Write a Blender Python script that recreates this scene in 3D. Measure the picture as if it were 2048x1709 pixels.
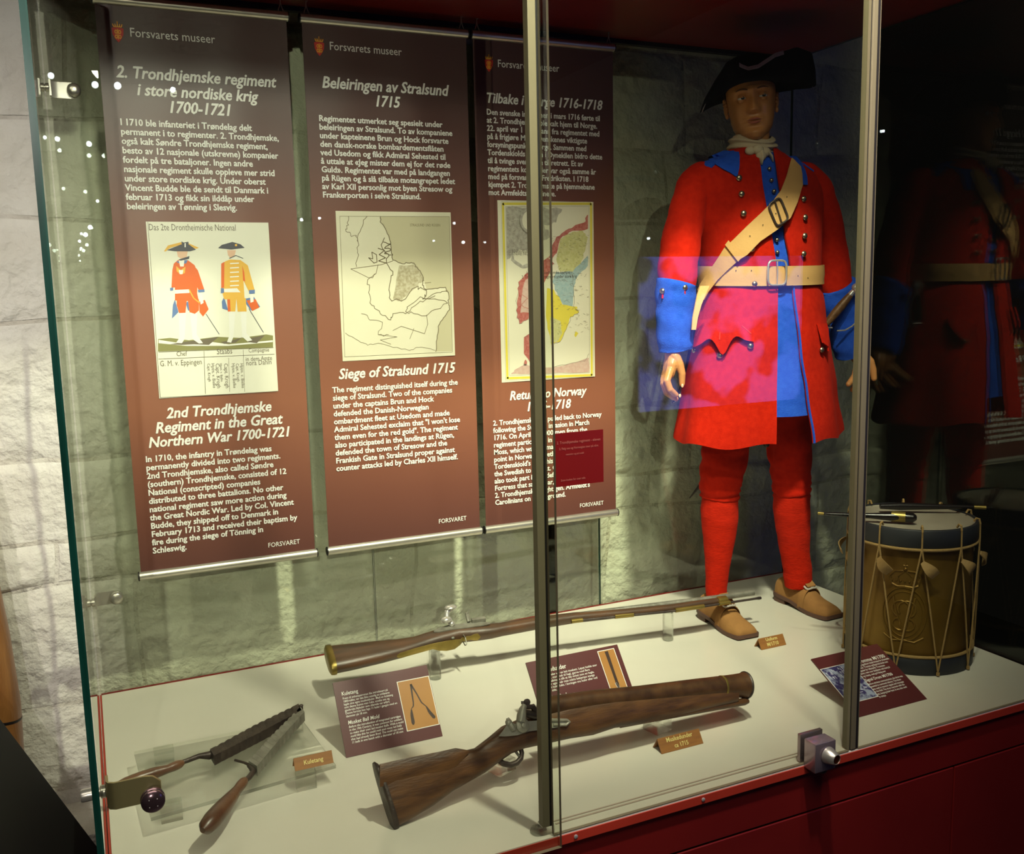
import bpy, bmesh, math, random
import numpy as np
from mathutils import Vector, Matrix, noise
from mathutils.geometry import tessellate_polygon
random.seed(7)
scene = bpy.context.scene
for o in list(bpy.data.objects): bpy.data.objects.remove(o, do_unlink=True)
COL = scene.collection
R = math.radians
# ------------------------------------------------------------------ camera
W_, H_ = 2048.0, 1709.0
F_ = 1893.08
CAM = Vector((0.0303, -2.8011, 1.1042))
YAW, PITCH, ROLL = 0.4243, -0.1439, -0.0229
_f = Vector((math.sin(YAW)*math.cos(PITCH), math.cos(YAW)*math.cos(PITCH), math.sin(PITCH)))
_r = Vector((math.cos(YAW), -math.sin(YAW), 0))
_u = _r.cross(_f)
RT = _r*math.cos(ROLL) + _u*math.sin(ROLL)
UP = -_r*math.sin(ROLL) + _u*math.cos(ROLL)
FW = _f
cd = bpy.data.cameras.new('camera'); cam = bpy.data.objects.new('camera', cd); COL.objects.link(cam)
cd.sensor_width = 36; cd.lens = F_/W_*36; cd.clip_start = 0.05
cam.matrix_world = Matrix(((RT.x, UP.x, -FW.x, CAM.x), (RT.y, UP.y, -FW.y, CAM.y), (RT.z, UP.z, -FW.z, CAM.z), (0, 0, 0, 1)))
scene.camera = cam
# ------------------------------------------------------------------ world, lights, exposure
scene.view_settings.view_transform = 'Standard'; scene.view_settings.look = 'None'
scene.view_settings.exposure = 0.0; scene.view_settings.gamma = 1.0
scene.view_settings.use_curve_mapping = False
w = bpy.data.worlds.new('dark_museum'); scene.world = w; w.use_nodes = True
w.node_tree.nodes['Background'].inputs[0].default_value = (0.9, 0.85, 0.75, 1)
w.node_tree.nodes['Background'].inputs[1].default_value = 0.012
def spot(name, loc, target, power, angle=60, blend=0.5, size=0.03, col=(1, 0.93, 0.8)):
    l = bpy.data.lights.new(name, 'SPOT'); l.energy = power; l.spot_size = R(angle); l.spot_blend = blend
    l.shadow_soft_size = size; l.color = col
    o = bpy.data.objects.new(name, l); COL.objects.link(o); o.location = loc
    o.rotation_euler = (Vector(target)-Vector(loc)).to_track_quat('-Z', 'Y').to_euler()
    return o
SPOTS = [
    ('ceiling_or_fill_spot', (1.05, -1.85, 2.60), (0.28, -0.30, 0.2), 325, 86, 1.0, 0.045, (1, 0.94, 0.84)),
    ('ceiling_or_fill_spot', (1.05, -1.80, 2.87), (1.70, 0.0, 0.25), 640, 50, 1.0, 0.07, (1, 0.94, 0.84)),
    ('ceiling_or_fill_spot', (1.47, -1.80, 2.70), (1.75, -0.50, 0.00), 80, 50, 1.0, 0.04, (1, 0.94, 0.84)),
    ('ceiling_or_fill_spot', (-1.10, -2.3, 2.60), (-0.30, 0.2, 0.55), 110, 50, 1.0, 0.03, (1, 0.92, 0.83)),
    ('ceiling_or_fill_spot', (0.35, -3.4, 2.5), (0.50, -0.07, 1.22), 300, 31, 1.0, 0.16, (1, 0.95, 0.90)),  # fill spot, aimed and narrowed to brighten the banner lettering
    ('ceiling_or_fill_spot', (-0.65, -5.6, 2.15), (0.70, 0.2, 0.85), 420, 32, 1.0, 0.012, (1, 0.95, 0.86)),  # added low frontal fill for the wall showing between the banners
    ('ceiling_or_fill_spot', (0.6, -2.6, 2.85), (1.72, 0.2, 0.35), 150, 26, 1.0, 0.06, (1, 0.95, 0.88)),
]
for s in SPOTS: spot(*s)
al = bpy.data.lights.new('fill_area', 'AREA'); al.shape = 'RECTANGLE'; al.size = 3.0; al.size_y = 1.2; al.energy = 66; al.color = (1, 0.93, 0.82)  # added soft fill for the shaded wall, no lamp of the room
ao = bpy.data.objects.new('fill_area', al); COL.objects.link(ao); ao.location = (0.1, -2.6, 2.95); ao.rotation_euler = (R(28), 0, 0)
# ------------------------------------------------------------------ geometry of sight lines (real planes of the case)
def ray(px, py): return FW*F_ + RT*(px-W_/2) + UP*(H_/2-py)
def hitp(px, py, P0, N):
    d = ray(px, py); P0 = Vector(P0); N = Vector(N)
    return CAM + d*((P0-CAM).dot(N)/d.dot(N))
def UY(px, py, y): return hitp(px, py, (0, y, 0), (0, 1, 0))
def UZ(px, py, z): return hitp(px, py, (0, 0, z), (0, 0, 1))
def proj(P):
    d = Vector(P)-CAM; z = d.dot(FW)
    return (W_/2+F_*d.dot(RT)/z, H_/2-F_*d.dot(UP)/z)
# ------------------------------------------------------------------ helpers
WL = {}
def link(o): COL.objects.link(o); return o
def tag(o, label=None, cat=None, group=None, kind=None):
    if label: o['label'] = label
    if cat: o['category'] = cat
    if group: o['group'] = group
    if kind: o['kind'] = kind
    return o
def thing(name, loc, label, cat, group=None):
    o = link(bpy.data.objects.new(name, None)); o.location = loc; WL[o.name] = Vector(loc)
    o.empty_display_size = 0.05
    return tag(o, label, cat, group)
def mesh(name, vs, fs, mat, parent=None, smooth=True, label=None, mats=None, midx=None, auto=None):
    me = bpy.data.meshes.new(name)
    off = WL[parent.name] if parent is not None else Vector((0, 0, 0))
    me.from_pydata([tuple(Vector(v)-off) for v in vs], [], fs)
    for m in (mats or [mat]): me.materials.append(m)
    if midx: me.polygons.foreach_set('material_index', midx)
    if smooth:
        me.polygons.foreach_set('use_smooth', [True]*len(me.polygons))
        try:
            me.set_sharp_from_angle(angle=R(auto or 40))
        except Exception: pass
    me.update()
    o = link(bpy.data.objects.new(name, me))
    if parent is not None: o.parent = parent
    WL[o.name] = off
    if label: o['label'] = label
    return o
class MB:
    def __init__(s): s.v = []; s.f = []; s.m = []; s.cur = 0
    def add(s, vs, fs):
        b = len(s.v); s.v += [Vector(v) for v in vs]; s.f += [tuple(b+i for i in f) for f in fs]; s.m += [s.cur]*len(fs)
    def box(s, lo, hi, M=None):
        x0, y0, z0 = lo; x1, y1, z1 = hi
        vs = [Vector(p) for p in ((x0,y0,z0),(x1,y0,z0),(x1,y1,z0),(x0,y1,z0),(x0,y0,z1),(x1,y0,z1),(x1,y1,z1),(x0,y1,z1))]
        if M: vs = [M @ v for v in vs]
        s.add(vs, [(0,3,2,1),(4,5,6,7),(0,1,5,4),(1,2,6,5),(2,3,7,6),(3,0,4,7)])
    def bbox(s, lo, hi, b=0.003, M=None):      # bevelled box
        x0, y0, z0 = lo; x1, y1, z1 = hi
        bm = bmesh.new(); bmesh.ops.create_cube(bm, size=1)
        for v in bm.verts: v.co = Vector((x0+(v.co.x+.5)*(x1-x0), y0+(v.co.y+.5)*(y1-y0), z0+(v.co.z+.5)*(z1-z0)))
        bmesh.ops.bevel(bm, geom=bm.edges[:], offset=b, segments=2, affect='EDGES', profile=0.5)
        bm.verts.index_update()
        vs = [v.co.copy() for v in bm.verts]
        if M: vs = [M @ v for v in vs]
        s.add(vs, [tuple(v.index for v in f.verts) for f in bm.faces]); bm.free()
    def rings(s, rs, cap=True, closed=True):
        n = len(rs[0]); vs = [p for r in rs for p in r]; fs = []
        for i in range(len(rs)-1):
            for j in range(n if closed else n-1):
                k = (j+1) % n
                fs.append((i*n+j, i*n+k, (i+1)*n+k, (i+1)*n+j))
        if cap and closed:
            fs.append(tuple(range(n-1, -1, -1))); fs.append(tuple((len(rs)-1)*n+j for j in range(n)))
        s.add(vs, fs)
    def tube(s, pts, rad, n=10, cap=True, flat=1.0):
        pts = [Vector(p) for p in pts]; rad = rad if hasattr(rad, '__len__') else [rad]*len(pts)
        rs = []; prev = None
        for i, p in enumerate(pts):
            t = (pts[min(i+1, len(pts)-1)]-pts[max(i-1, 0)])
            if t.length < 1e-9: t = Vector((0, 0, 1))
            t.normalize()
            if prev is None:
                a = Vector((0, 0, 1)) if abs(t.z) < .9 else Vector((1, 0, 0))
                e = t.cross(a).normalized()
            else: e = (prev-t*prev.dot(t)).normalized()
            prev = e; g = t.cross(e)
            rs.append([p+(e*math.cos(2*math.pi*k/n)+g*math.sin(2*math.pi*k/n)*flat)*rad[i] for k in range(n)])
        s.rings(rs, cap)
    def blob(s, c, r, M=None, n=12, m=8):
        c = Vector(c); r = Vector(r) if hasattr(r, '__len__') else Vector((r, r, r)); rs = []
        for i in range(1, m):
            th = math.pi*i/m
            rs.append([Vector((r.x*math.sin(th)*math.cos(2*math.pi*k/n), r.y*math.sin(th)*math.sin(2*math.pi*k/n), r.z*math.cos(th))) for k in range(n)])
        b = len(s.v); vs = [Vector((0, 0, r.z))]+[p for q in rs for p in q]+[Vector((0, 0, -r.z))]
        if M: vs = [M @ v for v in vs]
        fs = [(0, 1+j, 1+(j+1) % n) for j in range(n)]
        for i in range(m-2):
            for j in range(n):
                fs.append((1+i*n+j, 1+(i+1)*n+j, 1+(i+1)*n+(j+1) % n, 1+i*n+(j+1) % n))
        L = len(vs)-1; fs += [(L, 1+(m-2)*n+(j+1) % n, 1+(m-2)*n+j) for j in range(n)]
        s.add([c+v for v in vs], fs)
    def lathe(s, c, prof, axis=(0, 0, 1), n=24, cap=True, closedprof=False):
        ax = Vector(axis).normalized(); a = Vector((1, 0, 0)) if abs(ax.x) < .9 else Vector((0, 1, 0))
        e = (a-ax*a.dot(ax)).normalized(); g = ax.cross(e); c = Vector(c)
        rs = [[c+ax*h+(e*math.cos(2*math.pi*k/n)+g*math.sin(2*math.pi*k/n))*r for k in range(n)] for r, h in prof]
        s.rings(rs, cap)
    def grid(s, P):     # P[i][j] points
        n = len(P[0]); vs = [p for r in P for p in r]
        s.add(vs, [(i*n+j, i*n+j+1, (i+1)*n+j+1, (i+1)*n+j) for i in range(len(P)-1) for j in range(n-1)])
    def slab(s, P, off):  # grid with thickness along off(i,j) vector
        n = len(P[0]); m = len(P)
        Q = [[P[i][j]+(off(i, j) if callable(off) else off) for j in range(n)] for i in range(m)]
        vs = [p for r in P for p in r]+[p for r in Q for p in r]; k = n*m; fs = []
        for i in range(m-1):
            for j in range(n-1):
                a = i*n+j
                fs.append((a, a+1, a+n+1, a+n)); fs.append((k+a, k+a+n, k+a+n+1, k+a+1))
        for j in range(n-1):
            fs.append((j, k+j, k+j+1, j+1)); a = (m-1)*n+j; fs.append((a, a+1, k+a+1, k+a))
        for i in range(m-1):
            a = i*n; fs.append((a, a+n, k+a+n, k+a)); a = i*n+n-1; fs.append((a, k+a, k+a+n, a+n))
        s.add(vs, fs)
    def poly(s, pts, off):   # flat polygon with thickness
        n = len(pts); pts = [Vector(p) for p in pts]; off = Vector(off)
        s.add(pts+[p+off for p in pts], [tuple(range(n)), tuple(range(2*n-1, n-1, -1))]+[(i, n+i, n+(i+1) % n, (i+1) % n) for i in range(n)])
    def build(s, name, mat, parent=None, smooth=True, label=None, mats=None, auto=None):
        bm = bmesh.new(); me = bpy.data.meshes.new(name)
        off = WL[parent.name] if parent is not None else Vector((0, 0, 0))
        me.from_pydata([tuple(v-off) for v in s.v], [], s.f)
        for m in (mats or [mat]): me.materials.append(m)
        me.polygons.foreach_set('material_index', s.m)
        bm.from_mesh(me); bmesh.ops.recalc_face_normals(bm, faces=bm.faces[:]); bm.to_mesh(me); bm.free()
        if smooth:
            me.polygons.foreach_set('use_smooth', [True]*len(me.polygons))
            try: me.set_sharp_from_angle(angle=R(auto or 40))
            except Exception: pass
        me.update(); o = link(bpy.data.objects.new(name, me))
        if parent is not None: o.parent = parent
        WL[o.name] = off
        if label: o['label'] = label
        return o
def interp(tab, x):
    if x <= tab[0][0]: return tab[0][1]
    for (a, u), (b, v) in zip(tab, tab[1:]):
        if x <= b:
            t = (x-a)/(b-a); t = t*t*(3-2*t)*.5+t*.5
            return u+(v-u)*t
    return tab[-1][1]
def nz(p, s=1.0, o=0): return noise.noise(Vector(p)*s+Vector((o, o*1.7, -o)))
# ------------------------------------------------------------------ materials
MT = {}
def mk(name, col, rough=0.6, metal=0.0, col2=None, nscale=8, bump=0.0, bscale=60, spec=0.5, emit=None, estr=0, coat=0, sheen=0, wood=False, detail=6, stretch=None, bdist=0.01, pos=(0.35, 0.65)):
    m = bpy.data.materials.new(name); m.use_nodes = True; nt = m.node_tree; b = nt.nodes['Principled BSDF']
    b.inputs['Roughness'].default_value = rough; b.inputs['Metallic'].default_value = metal
    b.inputs['Specular IOR Level'].default_value = spec
    b.inputs['Base Color'].default_value = (*col, 1)
    if coat: b.inputs['Coat Weight'].default_value = coat; b.inputs['Coat Roughness'].default_value = 0.3
    if sheen: b.inputs['Sheen Weight'].default_value = sheen; b.inputs['Sheen Roughness'].default_value = 0.5; b.inputs['Sheen Tint'].default_value = (*[min(1, c*1.6+.05) for c in col], 1)
    if emit: b.inputs['Emission Color'].default_value = (*emit, 1); b.inputs['Emission Strength'].default_value = estr
    tc = nt.nodes.new('ShaderNodeTexCoord'); mp = nt.nodes.new('ShaderNodeMapping'); nt.links.new(tc.outputs['Object'], mp.inputs[0])
    if stretch: mp.inputs['Scale'].default_value = stretch
    if col2:
        n = nt.nodes.new('ShaderNodeTexNoise'); n.inputs['Scale'].default_value = nscale; n.inputs['Detail'].default_value = detail
        nt.links.new(mp.outputs[0], n.inputs['Vector'])
        r = nt.nodes.new('ShaderNodeValToRGB'); r.color_ramp.elements[0].color = (*col, 1); r.color_ramp.elements[1].color = (*col2, 1)
        r.color_ramp.elements[0].position, r.color_ramp.elements[1].position = pos
        nt.links.new(n.outputs['Fac'], r.inputs[0]); nt.links.new(r.outputs[0], b.inputs['Base Color'])
    if bump:
        n2 = nt.nodes.new('ShaderNodeTexNoise'); n2.inputs['Scale'].default_value = bscale; n2.inputs['Detail'].default_value = 8
        nt.links.new(mp.outputs[0], n2.inputs['Vector'])
        bp = nt.nodes.new('ShaderNodeBump'); bp.inputs['Strength'].default_value = bump; bp.inputs['Distance'].default_value = bdist
        nt.links.new(n2.outputs['Fac'], bp.inputs['Height']); nt.links.new(bp.outputs[0], b.inputs['Normal'])
    MT[name] = m; return m
def mk_pane(name, tint=(0.945, 0.965, 0.91), ior=1.5):
    m = bpy.data.materials.new(name); m.use_nodes = True; nt = m.node_tree; nt.nodes.clear()
    out = nt.nodes.new('ShaderNodeOutputMaterial'); mx = nt.nodes.new('ShaderNodeMixShader')
    t = nt.nodes.new('ShaderNodeBsdfTransparent'); t.inputs[0].default_value = (*tint, 1)
    g = nt.nodes.new('ShaderNodeBsdfGlossy'); g.inputs['Roughness'].default_value = 0.0; g.inputs[0].default_value = (1, 1, 1, 1)
    f = nt.nodes.new('ShaderNodeFresnel')
    ge = nt.nodes.new('ShaderNodeNewGeometry'); mr = nt.nodes.new('ShaderNodeMapRange'); mr.inputs['To Min'].default_value = ior; mr.inputs['To Max'].default_value = 1/ior
    nt.links.new(ge.outputs['Backfacing'], mr.inputs['Value']); nt.links.new(mr.outputs[0], f.inputs[0])
    nt.links.new(f.outputs[0], mx.inputs[0]); nt.links.new(t.outputs[0], mx.inputs[1]); nt.links.new(g.outputs[0], mx.inputs[2])
    nt.links.new(mx.outputs[0], out.inputs[0]); MT[name] = m; return m
def mk_clear(name, tint=(0.97, 0.98, 0.96)):
    m = bpy.data.materials.new(name); m.use_nodes = True; nt = m.node_tree; nt.nodes.clear()
    out = nt.nodes.new('ShaderNodeOutputMaterial'); mx = nt.nodes.new('ShaderNodeMixShader')
    t = nt.nodes.new('ShaderNodeBsdfTransparent'); t.inputs[0].default_value = (*tint, 1)
    g = nt.nodes.new('ShaderNodeBsdfGlass'); g.inputs['Roughness'].default_value = 0.02; g.inputs['IOR'].default_value = 1.3; g.inputs[0].default_value = (*tint, 1)
    mx.inputs[0].default_value = 0.5
    nt.links.new(t.outputs[0], mx.inputs[1]); nt.links.new(g.outputs[0], mx.inputs[2]); nt.links.new(mx.outputs[0], out.inputs[0]); MT[name] = m; return m
wall_m = mk('whitewashed_stone', (0.74, 0.71, 0.63), 0.9, 0, (0.82, 0.80, 0.73), 5, 1.0, 20, 0.15, bdist=0.022)
mortar_m = mk('whitewashed_mortar', (0.62, 0.58, 0.50), 0.95, 0, (0.74, 0.71, 0.64), 6, 1.0, 28, 0.1, bdist=0.022)
floor_m = mk('dark_floor', (0.015, 0.012, 0.01), 0.5, 0, (0.025, 0.02, 0.018), 4)
black_m = mk('black_paint', (0.006, 0.006, 0.006), 0.6, spec=0.2)
ceil_m = mk('black_ceiling', (0.006, 0.006, 0.006), 0.9, spec=0.1)
top_m = mk('cream_laminate', (0.60, 0.57, 0.49), 0.25, 0, (0.63, 0.60, 0.52), 3, 0.05, 30)
red_m = mk('dark_red_lacquer', (0.17, 0.008, 0.006), 0.35, 0, (0.14, 0.006, 0.005), 3)
rededge_m = mk('red_edge_band', (0.42, 0.035, 0.018), 0.35, 0, (0.36, 0.03, 0.015), 6)
pane_m = mk_pane('clear_glass'); pane2_m = mk_pane('low_reflection_glass', ior=1.42)
gedge_m = mk('green_glass_edge', (0.003, 0.030, 0.021), 0.15, 0, (0.008, 0.06, 0.045), 30, stretch=(1, 1, .15))
clear_m = mk_clear('clear_acrylic')
alu_m = mk('brushed_aluminium', (0.62, 0.58, 0.50), 0.35, 0.85, (0.56, 0.53, 0.46), 40)
bar_m = mk('anodised_bar', (0.15, 0.125, 0.075), 0.5, 0.1)
block_m = mk('bright_lock_steel', (0.36, 0.34, 0.28), 0.4, 0.25, (0.28, 0.26, 0.21), 40, 0.15, 200)
pedge_m = mk('grey_glass_edge', (0.16, 0.13, 0.085), 0.3)
steel_m = mk('brushed_steel', (0.50, 0.47, 0.41), 0.3, 0.75)
chrome_m = mk('polished_steel', (0.62, 0.60, 0.56), 0.2, 0.65)
rubber_m = mk('black_rubber', (0.01, 0.008, 0.008), 0.5)
brass_m = mk('aged_brass', (0.32, 0.23, 0.06), 0.38, 0.75, (0.22, 0.16, 0.04), 20)
oldmetal_m = mk('old_grey_steel', (0.17, 0.16, 0.13), 0.42, 0.35, (0.26, 0.25, 0.21), 40, 0.15, 200)
darkmetal_m = mk('dark_browned_iron', (0.040, 0.028, 0.026), 0.42, 0.4, (0.075, 0.055, 0.045), 30, 0.3, 120, bdist=.004)
walnut_m = mk('dark_walnut', (0.050, 0.030, 0.018), 0.4, 0, (0.10, 0.045, 0.02), 7, 0.15, 60, coat=.25, stretch=(1, 6, 6), bdist=.003)
oldwood_m = mk('worn_brown_wood', (0.055, 0.022, 0.009), 0.45, 0, (0.13, 0.055, 0.018), 12, 0.25, 60, coat=.15, stretch=(1, 5, 5), bdist=.004)
handle_m = mk('turned_handle_wood', (0.075, 0.032, 0.016), 0.35, 0, (0.17, 0.08, 0.04), 10, 0.15, 60, coat=.3)
tagwood_m = mk('engraved_wood', (0.30, 0.125, 0.03), 0.5, 0, (0.24, 0.095, 0.025), 14, stretch=(1, 8, 8))
taggold_m = mk('pale_engraving', (0.72, 0.60, 0.22), 0.5)
logwood_m = mk('log_wood', (0.22, 0.085, 0.02), 0.4, 0, (0.35, 0.15, 0.04), 4, 0.2, 30, coat=.2, stretch=(6, 6, 1))
maroon_m = mk('maroon_print', (0.085, 0.016, 0.018), 0.38, 0, (0.095, 0.02, 0.02), 2)
pictan_m = mk('tan_photo', (0.42, 0.20, 0.055), 0.35, 0, (0.36, 0.16, 0.04), 5)
picdark_m = mk('photo_dark_brown', (0.04, 0.018, 0.012), 0.4)
white_m = mk('white_print', (0.80, 0.78, 0.74), 0.45)
cream_m = mk('cream_paper', (0.76, 0.72, 0.55), 0.35, 0, (0.72, 0.68, 0.50), 3, coat=.2)
paper_m = mk('pale_paper', (0.80, 0.79, 0.68), 0.35, 0, (0.77, 0.75, 0.62), 2, coat=.2)
redwool_m = mk('red_wool', (0.50, 0.014, 0.003), 0.95, 0, (0.42, 0.010, 0.002), 60, 0.35, 350, 0.1, sheen=.12, bdist=.003)
bluewool_m = mk('blue_wool', (0.016, 0.075, 0.50), 0.95, 0, (0.022, 0.095, 0.56), 60, 0.4, 300, 0.1, sheen=.2, bdist=.004)
redknit_m = mk('red_knit', (0.50, 0.016, 0.004), 0.95, 0, (0.40, 0.012, 0.003), 50, 0.5, 120, 0.1, sheen=.12, stretch=(1, 1, 4), bdist=.003)
buff_m = mk('buff_leather', (0.62, 0.36, 0.13), 0.6, 0, (0.55, 0.31, 0.11), 6, 0.1, 150, 0.25)
suede_m = mk('tan_suede', (0.33, 0.165, 0.055), 0.9, 0, (0.24, 0.115, 0.04), 12, 0.3, 200, 0.1, sheen=.3, bdist=.003)
sole_m = mk('dark_sole', (0.10, 0.045, 0.03), 0.6)
skin_m = mk('mannequin_skin', (0.60, 0.26, 0.085), 0.35, 0, (0.54, 0.23, 0.075), 14)
hand_m = skin_m
lip_m = mk('painted_lips', (0.42, 0.12, 0.07), 0.4)
eye_m = mk('eye_white', (0.75, 0.72, 0.68), 0.15)
iris_m = mk('dark_iris', (0.02, 0.03, 0.035), 0.1)
brow_m = mk('painted_brow', (0.09, 0.035, 0.015), 0.8)
felt_m = mk('black_felt', (0.006, 0.006, 0.010), 0.95, 0, (0.009, 0.009, 0.014), 20, 0.3, 200, 0.1, sheen=.1, bdist=.002)
trim_m = mk('grey_lavender_braid', (0.33, 0.28, 0.32), 0.8, bump=.3, bscale=200)
cravat_m = mk('cream_linen', (0.60, 0.50, 0.34), 0.9, 0, (0.54, 0.44, 0.30), 10, 0.3, 150, 0.1, bdist=.003)
pewter_m = mk('pewter_button', (0.40, 0.34, 0.24), 0.3, 0.95)
skinleather_m = mk('drum_leather', (0.32, 0.20, 0.07), 0.7, 0, (0.22, 0.13, 0.04), 8, .2, 60)
rope_m = mk('drum_cord', (0.32, 0.20, 0.065), 0.85, bump=.5, bscale=400)
drumbrass_m = mk('embossed_brass_shell', (0.22, 0.125, 0.02), 0.4, 0.6, (0.13, 0.065, 0.010), 5, .15, 12)
hoop_m = mk('painted_drum_hoop', (0.008, 0.009, 0.013), 0.6, 0, (0.014, 0.016, 0.02), 10)
drumhead_m = mk('drum_calfskin', (0.28, 0.25, 0.19), 0.6, 0, (0.22, 0.19, 0.14), 6)
stick_m = mk('black_polished_wood', (0.008, 0.006, 0.006), 0.25)
gold_m = mk('crest_gold', (0.80, 0.33, 0.02), 0.5)
crestred_m = mk('crest_red', (0.55, 0.03, 0.02), 0.5)
stickred_m = mk('dark_red_sticker', (0.13, 0.004, 0.003), 0.35)
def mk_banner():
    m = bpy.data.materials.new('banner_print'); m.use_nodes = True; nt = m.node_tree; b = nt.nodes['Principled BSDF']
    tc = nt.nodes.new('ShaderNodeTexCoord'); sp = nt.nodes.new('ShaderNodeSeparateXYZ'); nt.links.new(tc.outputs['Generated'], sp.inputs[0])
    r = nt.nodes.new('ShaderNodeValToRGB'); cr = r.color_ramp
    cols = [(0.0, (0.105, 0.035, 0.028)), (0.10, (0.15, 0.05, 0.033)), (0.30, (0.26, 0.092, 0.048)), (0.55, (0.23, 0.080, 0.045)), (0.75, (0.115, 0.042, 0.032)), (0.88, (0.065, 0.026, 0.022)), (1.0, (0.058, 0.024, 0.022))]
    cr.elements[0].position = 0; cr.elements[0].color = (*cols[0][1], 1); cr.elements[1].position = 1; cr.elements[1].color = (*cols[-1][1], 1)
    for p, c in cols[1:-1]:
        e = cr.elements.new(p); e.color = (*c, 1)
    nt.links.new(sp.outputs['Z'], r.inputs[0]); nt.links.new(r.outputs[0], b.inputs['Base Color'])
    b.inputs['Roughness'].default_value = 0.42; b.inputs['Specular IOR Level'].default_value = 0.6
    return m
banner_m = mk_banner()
# ------------------------------------------------------------------ printed lettering
def text_mesh(body, shear=0.0, bold=0.0, align='LEFT', res=2):
    cu = bpy.data.curves.new('t', 'FONT'); cu.body = body; cu.size = 1; cu.shear = shear; cu.offset = bold; cu.align_x = align
    cu.resolution_u = res; cu.fill_mode = 'FRONT'
    o = bpy.data.objects.new('t', cu); COL.objects.link(o); bpy.context.view_layer.update()
    dg = bpy.context.evaluated_depsgraph_get(); me = bpy.data.meshes.new_from_object(o.evaluated_get(dg))
    vs = [v.co.copy() for v in me.vertices]; fs = [tuple(p.vertices) for p in me.polygons]
    bpy.data.objects.remove(o); bpy.data.curves.remove(cu); bpy.data.meshes.remove(me)
    return vs, fs
def lettering(name, body, P, ex, ey, W, spacing=None, hr=1.12, mat=None, parent=None, shear=0.0, bold=0.028, align='LEFT', lift=(0, -0.0012, 0), maxidx=None, label=None, join=None, fx=1):
    """P: baseline start (or centre), ex/ey unit vectors, W: world width of the widest line"""
    vs, fs = text_mesh(body, shear, min(bold, .012), align)
    xs = [v.x for v in vs]; w0 = max(xs)-min(xs); su = W/w0
    sv = spacing if spacing else su*hr
    x0 = min(xs) if align == 'LEFT' else (max(xs)+min(xs))/2
    P = Vector(P)+Vector(lift); ex = Vector(ex); ey = Vector(ey)
    if bold > .02:
        n0 = len(vs); dd = bold*.55; V = []; Fc = []
        for q, (ax_, ay_) in enumerate(((-dd, 0), (dd, 0), (0, dd*.7), (0, -dd*.7))):
            V += [Vector((v.x+ax_, v.y+ay_, q*1e-4)) for v in vs]; Fc += [tuple(i+q*n0 for i in f) for f in fs]
        vs, fs = V, Fc
    en = Vector(lift).normalized(); wv = [P+ex*((v.x-x0)*su)+ey*(v.y*sv)+en*v.z for v in vs]
    if join is not None: join.add(wv, fs); return None
    return mesh(name, wv, fs, mat or white_m, parent, smooth=False, label=label)
# ================================================================== THE SETTING
def struct(o, label=None): o['kind'] = 'structure'; return o
FZ = -0.62
mb = MB(); mb.box((-3, -9, FZ-0.1), (4.2, 0.5, FZ)); struct(mb.build('floor', floor_m, smooth=False))
mb = MB(); mb.box((-3, -9, 3.0), (4.2, 0.5, 3.1)); struct(mb.build('ceiling', ceil_m, smooth=False))
mb = MB(); mb.box((3.03, -1.6, FZ), (3.1, 0.3, 3.0)); struct(mb.build('wall_right', black_m, smooth=False))
mb = MB(); mb.box((-3.1, -9, FZ), (-3.0, 0.5, 3.0)); struct(mb.build('wall_left', black_m, smooth=False))
mb = MB(); mb.box((-3, -9.1, FZ), (4.2, -9.0, 3.0)); struct(mb.build('wall_front', black_m, smooth=False))
# whitewashed rubble wall: mortar bed plus one object per stone
WX0, WX1 = -0.9, 3.03
def wrelief(x, z): return 0.030*nz((x*1.7, z*1.7, 3.1)) + 0.016*nz((x*5, z*5, 7.7)) + 0.006*nz((x*13, z*13, 1.7))
P = []
nx, nzz = 90, 64
for i in range(nx+1):
    col = []
    for j in range(nzz+1):
        x = WX0+(WX1-WX0)*i/nx; z = FZ+(2.95-FZ)*j/nzz
        col.append(Vector((x, 0.210-0.9*wrelief(x, z), z)))
    P.append(col)
mb = MB(); mb.slab(P, Vector((0, 0.12, 0)))
wall = mb.build('wall_back', mortar_m); struct(wall); WL[wall.name] = Vector((0, 0, 0))
rowz = [-0.62, -0.36, -0.10, 0.27, 0.40, 0.66, 1.05, 1.33, 1.60, 1.93, 2.3, 2.65, 2.95]
rnd = random.Random(11)
def zb(k, x): return rowz[k] + (0.028*nz((x*1.6, k*3.3, 0.4)) + 0.010*nz((x*6, k*5.1, 2)) if 0 < k < len(rowz)-1 else 0)
for k in range(len(rowz)-1):
    x = WX0
    cuts = [x]
    hh = rowz[k+1]-rowz[k]
    while x < WX1:
        x += rnd.uniform(0.9, 2.2)*max(hh, .2)+0.08
        cuts.append(min(x, WX1))
        if WX1-x < 0.2: cuts[-1] = WX1; break
    for c0, c1 in zip(cuts, cuts[1:]):
        def vb(c, z): return c + (0.03*nz((c*3, z*3, 5.5)) if WX0 < c < WX1 else 0)
        n, m = 20, 14
        ins = 0.006; bul = rnd.uniform(0.006, 0.015); G = []; tx = rnd.uniform(-.01, .01); tz = rnd.uniform(-.01, .01)
        for i in range(n+1):
            r = []
            for j in range(m+1):
                s = i/n; t = j/m
                zz = (rowz[k]+hh*t); xa = vb(c0, zz)+ins; xb = vb(c1, zz)-ins
                xx = xa+(xb-xa)*s
                zz = zb(k, xx)+ins+(zb(k+1, xx)-zb(k, xx)-2*ins)*t
                e = ((1-abs(2*s-1)**5)*(1-abs(2*t-1)**5))**.8
                y = 0.2085 - bul*e - wrelief(xx, zz) + (tx*(2*s-1)+tz*(2*t-1))*e
                r.append(Vector((xx, y, zz)))
            G.append(r)
        mb = MB(); mb.grid(G); mb.build('stone', wall_m, wall, auto=60)
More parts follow.
